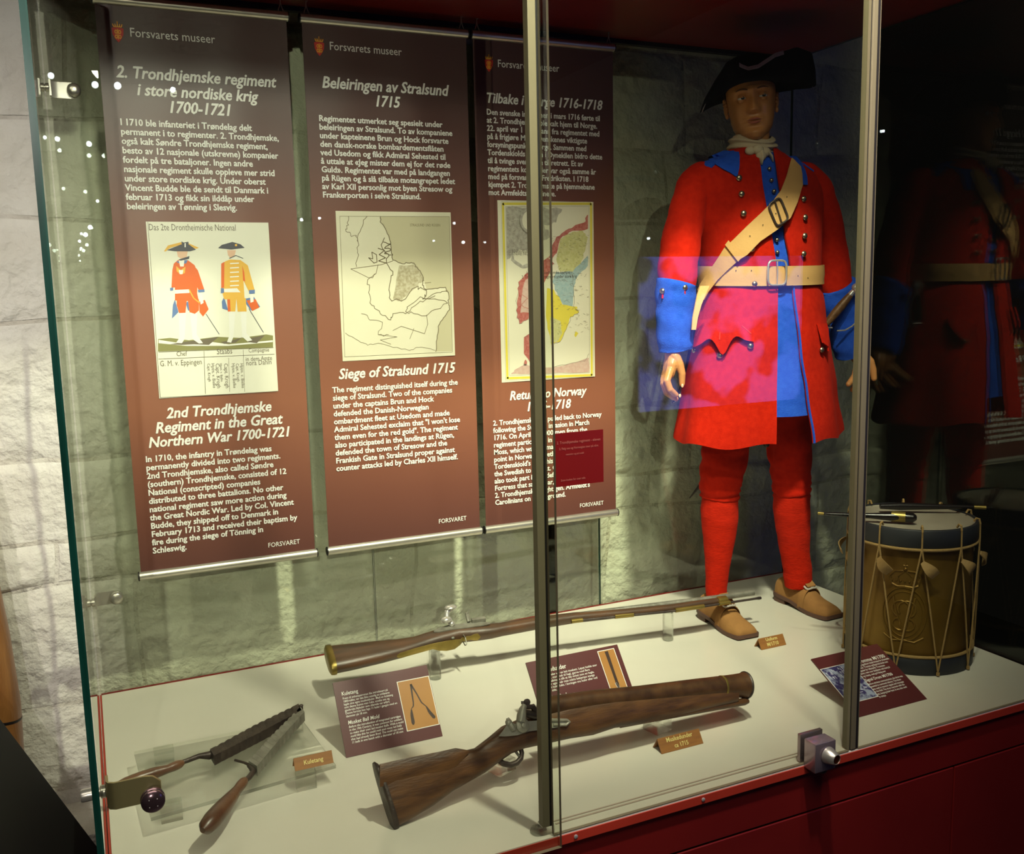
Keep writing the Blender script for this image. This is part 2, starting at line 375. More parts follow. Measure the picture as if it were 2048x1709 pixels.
# ledge at the foot of the wall
mb = MB(); mb.bbox((-0.9, -0.02, -0.62), (-0.02, 0.2, -0.40), 0.012); struct(mb.build('trim_1', mortar_m))
# ================================================================== THE GLASS DISPLAY CASE
XR = 2.432; D = 1.2015
case = thing('display_case', (XR/2, -0.6, FZ), 'large glass museum display case with dark red base and cream deck', 'display case')
zs = -0.125
mb = MB(); mb.box((0.008, -1.175, FZ+0.0), (XR-0.008, -0.005, -0.03)); mb.build('base_cabinet', red_m, case, smooth=False)
mb = MB(); mb.bbox((0.0, -1.192, zs), (XR, -1.17, -0.0235), 0.002); mb.build('front_panel', red_m, case, smooth=False)
xg = UY(1912, 1560, -1.2).x
for a, b in ((0.0, 0.81), (0.814, xg), (xg+0.004, XR)):
    mb = MB(); mb.bbox((a, -1.192, FZ+0.02), (b, -1.17, zs-0.005), 0.002); mb.build('cabinet_door', red_m, case, smooth=False)
mb = MB(); mb.box((0.0, -D, -0.022), (XR, 0.0, -0.0025)); mb.build('deck_edge', rededge_m, case, smooth=False, label='bright red edge band of the deck')
mb = MB(); mb.box((0.005, -D+0.002, -0.003), (XR-0.005, -0.004, 0.0)); mb.build('deck', top_m, case, smooth=False, label='cream laminate deck')
for lo_, hi_ in (((0.004, -0.009, 0), (XR-.004, -0.004, .003)),):
    mb = MB(); mb.box(lo_, hi_); mb.build('deck_rim', red_m, case, smooth=False)
mb = MB(); mb.box((0.85, -1.163, 0.0002), (1.60, -1.159, 0.002)); mb.box((0.85, -1.152, 0.0002), (1.60, -1.149, 0.002)); mb.build('edge_reflection', mk('reflection_grey', (.42, .34, .28), .5), case, smooth=False)  # reflection of the red edge, built as two coloured strips
for px, py in ((1152, 1672), (1407, 1596), (1640, 1528)):
    c = UY(px, py, -D-0.001); mb = MB(); mb.lathe((c.x, -D, -0.012), [(0.0045, 0), (0.0045, 0.0015), (0.003, 0.0025)], (0, -1, 0), 12); mb.build('screw', chrome_m, case)
ZT = 1.905
mb = MB(); mb.bbox((-0.02, -0.99, ZT), (XR+0.02, -0.012, ZT+0.05), 0.004); mb.build('roof_panel', red_m, case, smooth=False, label='glossy dark red roof panel')
mb = MB(); mb.box((-0.02, -0.0115, ZT-0.012), (XR+0.02, 0.012, ZT+0.07)); mb.build('roof_rail', rubber_m, case, smooth=False)
mb = MB(); mb.box((-0.02, -0.70, ZT+0.052), (XR+0.02, 0.14, 2.35)); mb.build('spill_blocker', black_m, case, smooth=False, label='added black box above the roof panel, blocking light spill')  # added to keep spotlight spill off the wall above the roof
def pane(name, lo, hi, label=None, em=None, pm_=None):
    mb = MB(); mb.box(lo, hi); dims = [hi[i]-lo[i] for i in range(3)]; thin = dims.index(min(dims))
    ax = [2, 2, 1, 0, 1, 0]
    mb.m = [0 if a == thin else 1 for a in ax]
    o = mb.build(name, pane_m, case, smooth=False, mats=[pm_ or pane_m, em or gedge_m], label=label); return o
ZTOP = 2.35
pane('side_pane', (-0.012, -1.2, -0.30), (-0.001, 0.006, 1.90))
pane('side_pane', (XR+0.001, -1.2, -0.03), (XR+0.011, 0.006, 1.90), pm_=pane2_m)
for a, b in ((0.001, 0.808), (0.812, 1.619), (1.623, XR)): pane('rear_pane', (a, -0.001, -0.02), (b, 0.006, 1.90))
pane('front_pane', (0.001, -1.212, -0.02), (0.838, -1.203, ZTOP), em=pedge_m)
pane('door_pane', (0.826, -1.200, 0.003), (1.612, -1.192, ZTOP), em=pedge_m)
pane('front_pane', (1.640, -1.200, 0.002), (XR, -1.192, ZTOP), em=pedge_m)
# uprights
mb = MB(); mb.bbox((0.806, -1.192, 0.02), (0.822, -1.172, ZTOP), 0.001); mb.build('upright', bar_m, case, smooth=False)
mb = MB(); mb.box((0.822, -1.1915, 0.02), (0.8285, -1.170, ZTOP)); mb.build('gasket', rubber_m, case, smooth=False)
mb = MB(); mb.lathe((0.806, -1.17, 0.0), [(0.017, 0), (0.018, 0.002), (0.016, 0.008), (0.006, 0.009), (0.006, 0.014), (0.004, 0.015)], n=24); mb.bbox((0.806, -1.190, 0.001), (0.834, -1.165, 0.022), 0.002)
mb.build('floor_clamp', clear_m, case)
mb = MB(); mb.bbox((1.6125, -1.196, 0.004), (1.6155, -1.176, ZTOP), 0.0006); mb.bbox((1.6185, -1.200, 0.004), (1.632, -1.178, ZTOP), 0.001); mb.build('upright', bar_m, case, smooth=False)
mb = MB(); mb.box((1.6155, -1.196, 0.004), (1.6185, -1.180, ZTOP)); mb.box((1.632, -1.1985, 0.004), (1.6395, -1.180, ZTOP)); mb.build('gasket', rubber_m, case, smooth=False)
# glass brackets
def bracket(y, z, h, ln, kr, front, mat):
    s = -1 if front else 1
    mb = MB(); t = 0.003
    # bent strap: along the side pane, round the corner, along the front/rear pane
    yin = y+0.035 if front else y-0.035
    path = [(0.009, yin), (0.009, y+(0.014 if front else -0.014)), (0.013, y+(0.005 if front else -0.005)), (0.022, y)] + [(0.022+(ln-0.022)*k/6, y) for k in range(1, 7)]
    for i in range(len(path)):
        pass
    P = []
    for i, (a, b) in enumerate(path):
        hh = h/2
        if i >= len(path)-3:
            q = (i-(len(path)-3))/2; hh = h/2*math.sqrt(max(0.08, 1-(q*.92)**2))
        P.append([Vector((a, b, z+hh*(2*k/4-1))) for k in range(5)])
    mb.slab(P, lambda i, j: Vector((0.0045, 0, 0)) if i < 2 else Vector((0.001, (0.0045 if front else -0.0045), 0)))
    o = mb.build('glass_bracket', mat, case, auto=50)
    mb = MB(); mb.lathe((-0.030, yin-(0.008 if front else -0.008), z), [(0.010, 0), (0.011, 0.003), (0.011, 0.018), (0.008, 0.019), (0.008, 0.030), (0.011, 0.031), (0.011, 0.038), (0.009, 0.040)], (1, 0, 0), 20)
    mb.build('bolt', steel_m, o)
    kx = ln-kr*.8
    mb = MB(); yy = (-1.2125 if front else y-0.006)
    mb.lathe((kx, yy, z), [(kr*.8, 0), (kr, 0.002), (kr, 0.007), (kr*.94, 0.008), (kr*.94, 0.010), (kr*.99, 0.011), (kr*.97, 0.015), (kr*.75, 0.019), (kr*.3, 0.0205)], (0, -1, 0), 28)
    kn = mb.build('knob', steel_m if not front else mk('tinted_knob', (0.16, .10, .11), .18, .9), o)
    mb = MB()
    for a in range(4):
        an = R(45+90*a); mb.blob((kx+math.cos(an)*kr*.45, yy-0.0195, z+math.sin(an)*kr*.45), 0.0012, n=6, m=4)
    mb.build('knob_hole', chrome_m, kn)
k = UY(300, 1590, -1.2); bracket(-1.180, k.z, 0.047, 0.094, 0.0195, True, mk('bronze_bracket', (.42, .34, .19), .4, .8))
k = UY(232, 1190, 0); bracket(-0.018, k.z, 0.036, 0.078, 0.0175, False, steel_m)
k = UY(145, 185, 0); bracket(-0.018, k.z, 0.040, 0.080, 0.0170, False, mk('pale_bracket', (.75, .72, .66), .4, .5))
# lock
a = UY(1617, 1500, -1.215); b = UY(1683, 1500, -1.235)
lx0, lx1 = a.x, a.x+0.060
mb = MB(); mb.bbox((lx0, -1.238, -0.004), (lx1, -1.200, 0.066), 0.002); mb.bbox((lx0-0.002, -1.190, 0.003), (lx1+0.004, -1.180, 0.070), 0.001)
lock = mb.build('lock', mk('plum_steel', (0.36, 0.28, 0.31), 0.22, .75), case, auto=30)
mb = MB(); c = Vector((lx0+0.036, -1.238, 0.034)); mb.lathe(c, [(0.020, 0), (0.0195, 0.004), (0.0125, 0.026), (0.011, 0.027), (0.0105, 0.024)], (0.1, -1, 0), 28); cy = mb.build('lock_cylinder', steel_m, lock)
mb = MB(); mb.lathe(c+Vector((0.0025, -0.0245, 0)), [(0.010, 0), (0.010, 0.001)], (0.1, -1, 0), 20); mb.box(tuple(c+Vector((0.0015, -0.028, -.006))), tuple(c+Vector((0.003, -0.0255, .006)))); mb.build('keyhole', mk('copper_plug', (.35, .10, .03), .3, 1), lock)
mb = MB(); mb.lathe((lx0+0.034, -1.222, -0.012), [(0.011, 0), (0.013, 0.004), (0.013, 0.008)], n=20); mb.build('lock_foot', rubber_m, lock)
# red visitor notice stuck on the door pane
p = [UY(q[0], q[1], -1.2012) for q in ((1093, 871), (1206, 859), (1207, 964), (1094, 977))]
sx0, sx1 = 0.839, p[1].x; sz1, sz0 = p[1].z, p[2].z
mb = MB(); mb.box((sx0-0.0, -1.2018, sz0), (sx1, -1.2003, sz1)); st = mb.build('glass_notice', stickred_m, None, smooth=False)
tag(st, 'small dark red text notice stuck on the glass door beside the upright', 'notice')
for body, py, w_, cx in (('2. Trondhjemske regiment - eleven', .20, .098, .5), ('2. Følg oss og Norwegian tour på våre', .31, .088, .5), ('nettsider og på mobil', .42, .040, .42), ('Scan koden for mer info', .90, .055, .38)):
    zz = sz1-(sz1-sz0)*py; lettering('lettering', body, (sx0+(sx1-sx0)*cx, -1.2020, zz), (1, 0, 0), (0, 0, 1), w_*(sx1-sx0)/.112, mat=mk('faded_print', (.30, .08, .06), .5) if 'faded_print' not in MT else MT['faded_print'], parent=st, bold=0.01, align='CENTER', lift=(0, -0.0004, 0))
# ================================================================== BANNERS
YB = -0.075
BX = [(0.1265, 0.6163), (0.6504, 1.1452), (1.1588, 1.6464)]
ZBt, ZBb = 1.852, 0.352
def bp(px, py): return UY(px, py, YB-0.0015)
def crest(px, ptop, pbot, par):
    a = bp(px, ptop); b = bp(px, pbot); h = a.z-b.z; cx = (a.x+b.x)/2; z0 = b.z; w = h*0.62
    root = MB(); root.poly([Vector((cx+w*u/2, YB-.0017, z0+h*v)) for u, v in ((0, 0), (-.45, .16), (-.8, .38), (-.88, .66), (-.75, .7), (.75, .7), (.88, .66), (.8, .38), (.45, .16))], (0, -.0004, 0))
    e = root.build('crest', crestred_m, par, smooth=False)
    g = MB()
    def P(u, v): return Vector((cx+w*u/2, YB-.0023, z0+h*v))
    g.poly([P(-.62, .72), P(.62, .72), P(.62, .76), P(-.62, .76)], (0, -.0003, 0))
    for u in (-.7, -.35, 0, .35, .7):
        g.poly([P(u*.85-.10, .76), P(u*.85+.10, .76), P(u+.05, .88 if abs(u) > .1 else .93), P(u-.05, .88 if abs(u) > .1 else .93)], (0, -.0003, 0))
    g.poly([P(-.05, .9), P(.05, .9), P(.05, 1), P(-.05, 1)], (0, -.0003, 0)); g.poly([P(-.12, .95), P(.12, .95), P(.12, .97), P(-.12, .97)], (0, -.0003, 0))
    for sx in (-1, 1):
        for sy in (-1, 1):
            c = (sx*.27, .39+sy*.115); r1, r2 = .24, .10; pts = []
            n = 14; ring = [P(c[0]+r1*math.cos(2*math.pi*i/n), c[1]+r1*.42*math.sin(2*math.pi*i/n)) for i in range(n)]; inn = [P(c[0]+r2*math.cos(2*math.pi*i/n), c[1]+r2*.42*math.sin(2*math.pi*i/n)) for i in range(n)]
            g.add(ring+inn, [(i, (i+1) % n, n+(i+1) % n, n+i) for i in range(n)])
    g.poly([P(-.07, .14), P(.07, .14), P(.07, .64), P(-.07, .64)], (0, -.0003, 0))
    g.build('crest_gold', gold_m, e, smooth=False)
def line_from(px1, px2): 
    a = bp(*px1); b = bp(*px2); return a, b.x-a.x
def heading(body, l, r, par, shear=0.0, bold=.03, hr=1.12, nm='lettering'):
    a, W = line_from(l, r); b = bp(*r)
    a = Vector((a.x, YB, (a.z+b.z)/2)); return lettering(nm, body, a, (1, 0, 0), (0, 0, 1), W, hr=hr, parent=par, shear=shear, bold=bold, lift=(0, -.0017, 0))
def block(lines, first, last, wl, wr, par, bold=.032):
    a = bp(*first); b = bp(*last); sp = (a.z-b.z)/(len(lines)-1); W = bp(*wr).x-bp(*wl).x
    lettering('paragraph', '\n'.join(lines), (a.x, YB, a.z), (1, 0, 0), (0, 0, 1), W, spacing=sp, parent=par, bold=bold, lift=(0, -.0017, 0))
def banner(i, label):
    x0, x1 = BX[i]; cx = (x0+x1)/2
    t = thing('hanging_banner', (cx, YB, ZBb), label, 'banner', 'museum banners hanging in the case')
    P = []
    for k in range(13):
        x = x0+0.004+(x1-x0-0.008)*k/12
        P.append([Vector((x, YB+0.0008*math.sin(k*1.3+i), ZBb+(ZBt-ZBb)*j/20)) for j in range(21)])
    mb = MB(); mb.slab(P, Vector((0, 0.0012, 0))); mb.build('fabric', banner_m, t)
    for z, up in ((ZBt, 1), (ZBb, -1)):
        mb = MB(); mb.tube([(x0, YB+.001, z+up*.006), (x1, YB+.001, z+up*.006)], 0.0125, 20); r = mb.build('top_rail' if up > 0 else 'bottom_rail', alu_m, t)
        for x, s in ((x0, -1), (x1, 1)):
            mb = MB(); mb.lathe((x, YB+.001, z+up*.006), [(0.0132, 0), (0.0132, 0.003), (0.011, 0.004)], (s, 0, 0), 16); mb.build('end_cap', rubber_m, r)
    for x in (x0+0.018, x1-0.018):
        mb = MB(); z = ZBt+.0185
        mb.tube([(x-.008, YB, z-.002), (x-.002, YB, z+.014), (x, YB, z+.024), (x, YB, z+.034)], .0015, 6)
        mb.tube([(x+.009, YB, z-.002), (x+.003, YB, z+.012), (x, YB, z+.024)], .0015, 6)
        mb.tube([(x, YB, z+.030)]+[(x+.006*math.sin(a), YB, z+.040-.008*math.cos(a)) for a in (0, .6, 1.2, 1.8, 2.4)], .0015, 6)
        mb.build('hook', chrome_m, t)
    return t
b1 = banner(0, 'left hanging banner headed 2. Trondhjemske regiment, with a picture of two soldiers')
b2 = banner(1, 'middle hanging banner headed Beleiringen av Stralsund 1715, with a pale line map')
b3 = banner(2, 'right hanging banner headed Tilbake i Norge 1716-1718, with a coloured map')
crest(235.6, 43, 85, b1); crest(638.5, 73, 112, b2); crest(977.6, 109, 144, b3)
heading('Forsvarets museer', (261, 74), (430.6, 86), b1, bold=.004); heading('Forsvarets museer', (660, 100), (803.6, 111), b2, bold=.004); heading('Forsvarets museer', (996, 134), (1118.5, 144), b3, bold=.004)
heading('2. Trondhjemske regiment', (233, 156), (553, 173), b1, .22); heading('i store nordiske krig', (275, 190), (517, 204), b1, .22); heading('1700-1721', (341, 226), (462, 231), b1, .22)
block(['I 1710 ble infanteriet i Trøndelag delt', 'permanent i to regimenter. 2. Trondhjemske,', 'også kalt Søndre Trondhjemske regiment,', 'besto av 12 nasjonale (utskrevne) kompanier', 'fordelt på tre bataljoner. Ingen andre', 'nasjonale regiment skulle oppleve mer strid', 'under store nordiske krig. Under oberst', 'Vincent Budde ble de sendt til Danmark i', 'februar 1713 og fikk sin ilddåp under', 'beleiringen av Tønning i Slesvig.'], (240, 250), (252.5, 418.5), (244, 307), (559, 317), b1)
heading('2nd Trondhjemske', (333, 836), (543, 823), b1, .22); heading('Regiment in the Great', (312, 866), (566, 848), b1, .22); heading('Northern War 1700-1721', (298, 892), (580, 876), b1, .22)
block(['In 1710, the infantry in Trøndelag was', 'permanently divided into two regiments.', '2nd Trondhjemske, also called Søndre', '(southern) Trondhjemske, consisted of 12', 'National (conscripted) companies', 'distributed to three battalions. No other', 'national regiment saw more action during', 'the Great Nordic War. Led by Col. Vincent', 'Budde, they shipped off to Denmark in', 'February 1713 and received their baptism by', 'fire during the siege of Tönning in', 'Schleswig.'], (291, 925), (304, 1108), (302, 1075), (594, 1043), b1)
heading('FORSVARET', (537, 1095), (600, 1088), b1, bold=.006)
heading('Beleiringen av Stralsund', (645, 175), (898, 192), b2, .22); heading('1715', (753, 213), (801, 215), b2, .22)
block(['Regimentet utmerket seg spesielt under', 'beleiringen av Stralsund. To av kompaniene', 'under kapteinene Brun og Hock forsvarte', 'den dansk-norske bombardementsflåten', 'ved Usedom og fikk Admiral Sehested til', 'å uttale at «Jeg mister dem ej for det røde', 'Guld». Regimentet var med på landgangen', 'på Rügen og å slå tilbake motangrepet ledet', 'av Karl XII personlig mot byen Stresow og', 'Frankerporten i selve Stralsund.'], (637.5, 242), (645, 395), (643, 362), (909.5, 367), b2)
heading('Siege of Stralsund 1715', (678, 757), (911, 746), b2, .22)
block(['The regiment distinguished itself during the', 'siege of Stralsund. Two of the companies', 'under the captains Brun and Hock', 'defended the Danish-Norwegian', 'ombardment fleet at Usedom and made', 'Admiral Sehested exclaim that "I won\'t lose', 'them even for the red gold". The regiment', 'also participated in the landings at Rügen,', 'defended the town of Stresow and the', 'Frankish Gate in Stralsund proper against', 'counter attacks led by Charles XII himself.'], (664.5, 786), (672.5, 943), (665, 786), (918, 768), b2)
heading('FORSVARET', (878, 1047), (933, 1041), b2, bold=.006)
heading('Tilbake i Norge 1716-1718', (974, 206), (1205, 219), b3, .22)
block(['Den svenske invasjonen i mars 1716 førte til', 'at 2. Trondhjemske ble kalt hjem til Norge.', '22. april var 1 000 mann fra regimentet med', 'på å frigjøre Moss, svenskenes viktigste', 'forsyningspunkt i Norge. Sammen med', 'Tordenskiolds aksjon i Dynekilen bidro dette', 'til å tvinge svenskene til retrett. Et av', 'regimentets kompanier var også samme år', 'med på forsvaret av Fredriksten. I 1718', 'kjempet 2. Trondhjemske på hjemmebane', 'mot Armfeldts karolinere.'], (972.7, 229), (975.6, 390), (973, 310), (1202.7, 319.5), b3)
heading('Return to Norway', (1020, 800), (1173.5, 790), b3, .22); heading('1716-1718', (1055.5, 822.5), (1142, 816), b3, .22)
block(['2. Trondhjemske was pulled back to Norway', 'following the Swedish invasion in March', '1716. On April 22, 1000 men from the', 'regiment participated in the battle of', 'Moss, which was the main supply', 'point in Norway. Together with', "Tordenskiold's raid, this helped force", 'the Swedish to retreat. One of its', 'also took part in the defence of its', 'Fortress that same year, as part of Fre-', "2. Trondhjemske fought gen. Armfeldt's", 'Carolinians on home ground.'], (986, 852), (988, 1011), (986, 852), (1203, 833), b3)
heading('FORSVARET', (1160, 1016), (1207, 1009), b3, bold=.006)
# ---- printed pictures (flat prints, in banner-plane pixels mapped to the banner plane)
def picture(par, corners, mat, name='picture'):
    pts = [bp(*c) for c in corners]
    x0 = (pts[0].x+pts[3].x)/2; x1 = (pts[1].x+pts[2].x)/2; z1 = (pts[0].z+pts[1].z)/2; z0 = (pts[2].z+pts[3].z)/2
    mb = MB(); mb.box((x0, YB-.0024, z0), (x1, YB-.0017, z1)); o = mb.build(name, mat, par, smooth=False)
    return o, (x0, x1, z0, z1)
def flat(name, par, items, mats, box_, y0=-.0026, lw=1.0):
    """items: list of (mat index, kind, pts in 0..1 with v up, extra)"""
    x0, x1, z0, z1 = box_; mb = MB(); lay = 0
    for mi, kind, pts, *ex in items:
        mb.cur = mi; yy = YB+y0-lay*0.00002; lay += 1
        Q = [Vector((x0+(x1-x0)*u, yy, z0+(z1-z0)*v)) for u, v in pts]
        if kind == 'p':
            tri = tessellate_polygon([[Vector((q.x, q.z, 0)) for q in Q]]); mb.add(Q, [tuple(t_) for t_ in tri])
        else:
            w2 = ex[0]/2*lw
            for a, b in zip(Q, Q[1:]):
                d = b-a
                if d.length < 1e-7: continue
                d.normalize(); n = Vector((-d.z, 0, d.x))*w2; e = d*w2*.4
                mb.add([a-e+n, b+e+n, b+e-n, a-e-n], [(0, 1, 2, 3)])
    return mb.build(name, mats[0], par, smooth=False, mats=mats)
pic1, B1 = picture(b1, ((292, 442), (541, 447), (552, 783), (318, 797)), paper_m)
# soldiers print: u,v from zoom (corners measured in the photograph)
def sp(px, py):     # zoom coords of region (200,400)-(640,800) at 4.2727x
    q = bp(200+px/4.2727, 400+py/4.2727); return ((q.x-B1[0])/(B1[1]-B1[0]), (q.z-B1[2])/(B1[3]-B1[2]))
S_ = lambda L: [sp(a, b) for a, b in L]
OR, YE, BLU, GRY, GRN, DK, WH, FL = range(8)
pm = [mk('print_orange', (.72, .13, .02), .4, coat=.2), mk('print_yellow', (.78, .44, .06), .4, coat=.2), mk('print_blue', (.12, .20, .42), .4), mk('print_grey', (.07, .07, .09), .4), mk('print_olive', (.25, .24, .09), .4), mk('print_ink', (.16, .13, .09), .4), mk('print_white', (.82, .81, .76), .4), mk('print_flesh', (.75, .48, .33), .4)]
it = [
 (GRN, 'p', S_([(495, 1190), (600, 1180), (760, 1200), (1000, 1170), (1200, 1180), (1420, 1150), (1478, 1160), (1478, 1262), (495, 1297)])),
 (WH, 'p', S_([(500, 1196), (620, 1215), (740, 1235), (960, 1215), (1100, 1235), (1476, 1200), (1476, 1215), (1100, 1248), (740, 1248), (500, 1225)])),
 (DK, 'p', S_([(600, 1235), (700, 1215), (830, 1200), (1015, 1170), (930, 1240), (800, 1235), (700, 1240)])), (DK, 'p', S_([(1030, 1215), (1150, 1195), (1215, 1175), (1160, 1220), (1060, 1232)])), (DK, 'p', S_([(1260, 1215), (1290, 1180), (1410, 1155), (1340, 1225)])),
 (BLU, 'p', S_([(640, 850), (670, 960), (615, 1015), (622, 900)])), (BLU, 'p', S_([(730, 880), (752, 945), (800, 960), (770, 860)])),
 (WH, 'p', S_([(672, 965), (735, 965), (722, 1190), (700, 1225), (650, 1222), (678, 1180)])), (WH, 'p', S_([(770, 965), (830, 965), (825, 1150), (880, 1225), (845, 1228), (790, 1190)])),
 (OR, 'p', S_([(655, 820), (745, 820), (730, 965), (675, 968), (655, 900)])), (OR, 'p', S_([(750, 850), (845, 850), (845, 945), (810, 975), (765, 960)])),
 (OR, 'p', S_([(630, 545), (665, 515), (750, 515), (810, 560), (835, 640), (830, 800), (845, 870), (640, 860), (640, 750), (610, 750), (618, 600)])), (OR, 'p', S_([(790, 550), (835, 600), (890, 765), (845, 780), (808, 690)])),
 (OR, 'p', S_([(845, 870), (895, 855), (928, 935), (880, 998), (850, 960)])),
 (BLU, 'p', S_([(835, 770), (892, 765), (894, 788), (840, 792)])), (BLU, 'p', S_([(598, 752), (625, 750), (625, 775), (600, 778)])), (BLU, 'p', S_([(650, 530), (690, 515), (750, 515), (735, 545), (680, 545)])),
 (WH, 'p', S_([(640, 770), (760, 765), (765, 795), (640, 802)])), (WH, 'p', S_([(672, 520), (720, 515), (715, 570), (685, 570)])), (YE, 'p', S_([(650, 565), (690, 600), (730, 570), (725, 625), (690, 640), (655, 610)])), (WH, 'p', S_([(672, 600), (712, 600), (705, 635), (680, 635)])),
 (WH, 'p', S_([(845, 800), (870, 800), (885, 880), (860, 895)])), (YE, 'l', S_([(762, 770), (800, 840), (850, 880)]), .0030), (GRY, 'l', S_([(905, 975), (1018, 1148)]), .0016),
 (FL, 'p', S_([(655, 440), (750, 440), (740, 490), (700, 508), (665, 485)])), (GRY, 'p', S_([(670, 510), (765, 480), (760, 505), (690, 520)])),
 (YE, 'p', S_([(545, 440), (580, 390), (690, 362), (760, 372), (845, 410), (820, 418), (690, 385), (600, 410), (560, 442)])),
 (GRY, 'p', S_([(570, 430), (690, 382), (760, 382), (820, 425), (770, 440), (640, 440)])), (GRY, 'p', S_([(695, 355), (715, 365), (755, 358), (760, 410), (700, 410)])), (WH, 'p', S_([(722, 370), (732, 370), (732, 405), (722, 405)])),
 # second soldier
 (BLU, 'p', S_([(1060, 830), (1095, 945), (1045, 930), (1040, 870)])), (BLU, 'p', S_([(1315, 830), (1368, 915), (1290, 945), (1215, 850)])), (OR, 'p', S_([(1250, 860), (1330, 850), (1360, 920), (1300, 950)])),
 (YE, 'p', S_([(1085, 840), (1165, 840), (1155, 955), (1092, 955)])), (OR, 'p', S_([(1085, 840), (1110, 840), (1115, 955), (1092, 955)])), (YE, 'p', S_([(1165, 840), (1245, 840), (1252, 955), (1175, 955)])),
 (WH, 'p', S_([(1100, 955), (1155, 955), (1140, 1170), (1120, 1220), (1085, 1215), (1105, 1160)])), (WH, 'p', S_([(1200, 955), (1250, 955), (1250, 1140), (1300, 1200), (1260, 1210), (1215, 1170)])),
 (YE, 'p', S_([(1070, 525), (1110, 510), (1200, 515), (1262, 560), (1320, 770), (1275, 790), (1225, 690), (1235, 850), (1060, 850), (1035, 760), (1035, 560)])), (OR, 'p', S_([(1035, 545), (1062, 530), (1060, 750), (1035, 755)])), (OR, 'p', S_([(1215, 560), (1232, 620), (1240, 700), (1222, 690)])),
 (WH, 'p', S_([(1058, 760), (1170, 755), (1200, 790), (1062, 790)]))] + [(WH, 'p', S_([(1110, 540+k*38), (1185, 536+k*38), (1187, 545+k*38), (1112, 550+k*38)])) for k in range(6)] + [
 (BLU, 'p', S_([(1272, 772), (1322, 768), (1322, 800), (1275, 804)])), (BLU, 'p', S_([(1032, 755), (1058, 755), (1058, 795), (1032, 798)])), (WH, 'p', S_([(1280, 810), (1310, 805), (1312, 870), (1285, 880)])),
 (FL, 'p', S_([(1085, 430), (1160, 430), (1150, 475), (1110, 495), (1092, 470)])), (GRY, 'l', S_([(1105, 500), (1160, 475), (1222, 500)]), .0016), (GRY, 'p', S_([(1008, 412), (1040, 385), (1130, 360), (1200, 380), (1235, 410), (1120, 424)])), (YE, 'p', S_([(1152, 378), (1170, 378), (1170, 396), (1152, 396)])), (GRY, 'l', S_([(1272, 930), (1395, 1132)]), .0016),
 # frame lines and table
 (DK, 'l', S_([(408, 190), (515, 1690), (1505, 1640)]), .0010), (DK, 'l', S_([(500, 1300), (1480, 1262)]), .0010), (DK, 'l', S_([(500, 1360), (1488, 1318)]), .0010), (DK, 'l', S_([(888, 1290), (900, 1655)]), .0010), (DK, 'l', S_([(1098, 1350), (1108, 1640)]), .0008), (DK, 'l', S_([(1222, 1280), (1236, 1640)]), .0008)]
flat('printed_soldiers', pic1, it, pm, B1)
ink = pm[DK]
def ptxt(body, l, r, par, hr=1.3, sh=0, mat=ink):
    a = bp(*l); b = bp(*r); lettering('lettering', body, (a.x, YB, (a.z+b.z)/2), (1, 0, 0), (0, 0, 1), b.x-a.x, hr=hr, parent=par, mat=mat, lift=(0, -.0032, 0), shear=sh, bold=0.0)
z4 = lambda x, y: (200+x/4.2727, 400+y/4.2727)
ptxt('Das 2te Drontheimische National', z4(420, 262), z4(1160, 262), pic1, 1.5); ptxt('Chef', z4(655, 1335), z4(745, 1332), pic1); ptxt('Staabs', z4(1000, 1318), z4(1130, 1314), pic1); ptxt('Compagnie', z4(1270, 1303), z4(1445, 1297), pic1)
ptxt('G. M. v. Eppingen', z4(515, 1420), z4(870, 1408), pic1, 1.4)
for k in range(8):
    x = 915+k*36+(30 if k > 4 else 0); a = bp(*z4(x, 1400)); b = bp(*z4(x+6, 1620)); lettering('lettering', 'Hptm. v. Bielke' if k % 2 else 'Capt. Krogh', (a.x, YB, a.z), (0, 0, -1), (1, 0, 0), (a.z-b.z)*(.95 if k % 3 else .7), hr=1.1, parent=pic1, mat=ink, lift=(0, -.0032, 0), bold=0)
ptxt('in dem Amte', z4(1245, 1378), z4(1470, 1370), pic1); ptxt('nora Dahln', z4(1250, 1415), z4(1465, 1405), pic1)
# Stralsund map
pic2, B2 = picture(b2, ((670, 421), (901, 426), (910, 713), (686, 721)), cream_m)
def mp2(x, y):
    q = bp(600+x/2.372, 400+y/2.372); return ((q.x-B2[0])/(B2[1]-B2[0]), (q.z-B2[2])/(B2[3]-B2[2]))
M2 = lambda L: [mp2(a, b) for a, b in L]
mline = mk('map_line', (.20, .16, .09), .4); mtone = mk('map_tone', (.38, .33, .20), .4, 0, (.55, .50, .36), 160); msea = mk('map_sea', (.58, .53, .35), .35, coat=.2)
def jag(L, amp=6, n=5, seed=1):
    rr = random.Random(seed); out = []
    for (a, b), (c, d) in zip(L, L[1:]):
        for k in range(n):
            t = k/n; out.append((a+(c-a)*t+rr.uniform(-amp, amp)*(k > 0), b+(d-b)*t+rr.uniform(-amp, amp)*(k > 0)))
    out.append(L[-1]); return out
coast = jag([(380, 80), (385, 110), (410, 150), (425, 190), (432, 240), (440, 285), (475, 300), (510, 300), (540, 300), (560, 330), (585, 370), (580, 405), (600, 425), (640, 420), (690, 415), (705, 450), (705, 490), (710, 520), (680, 560), (655, 600), (650, 660), (643, 720)], 4, 4, 3)
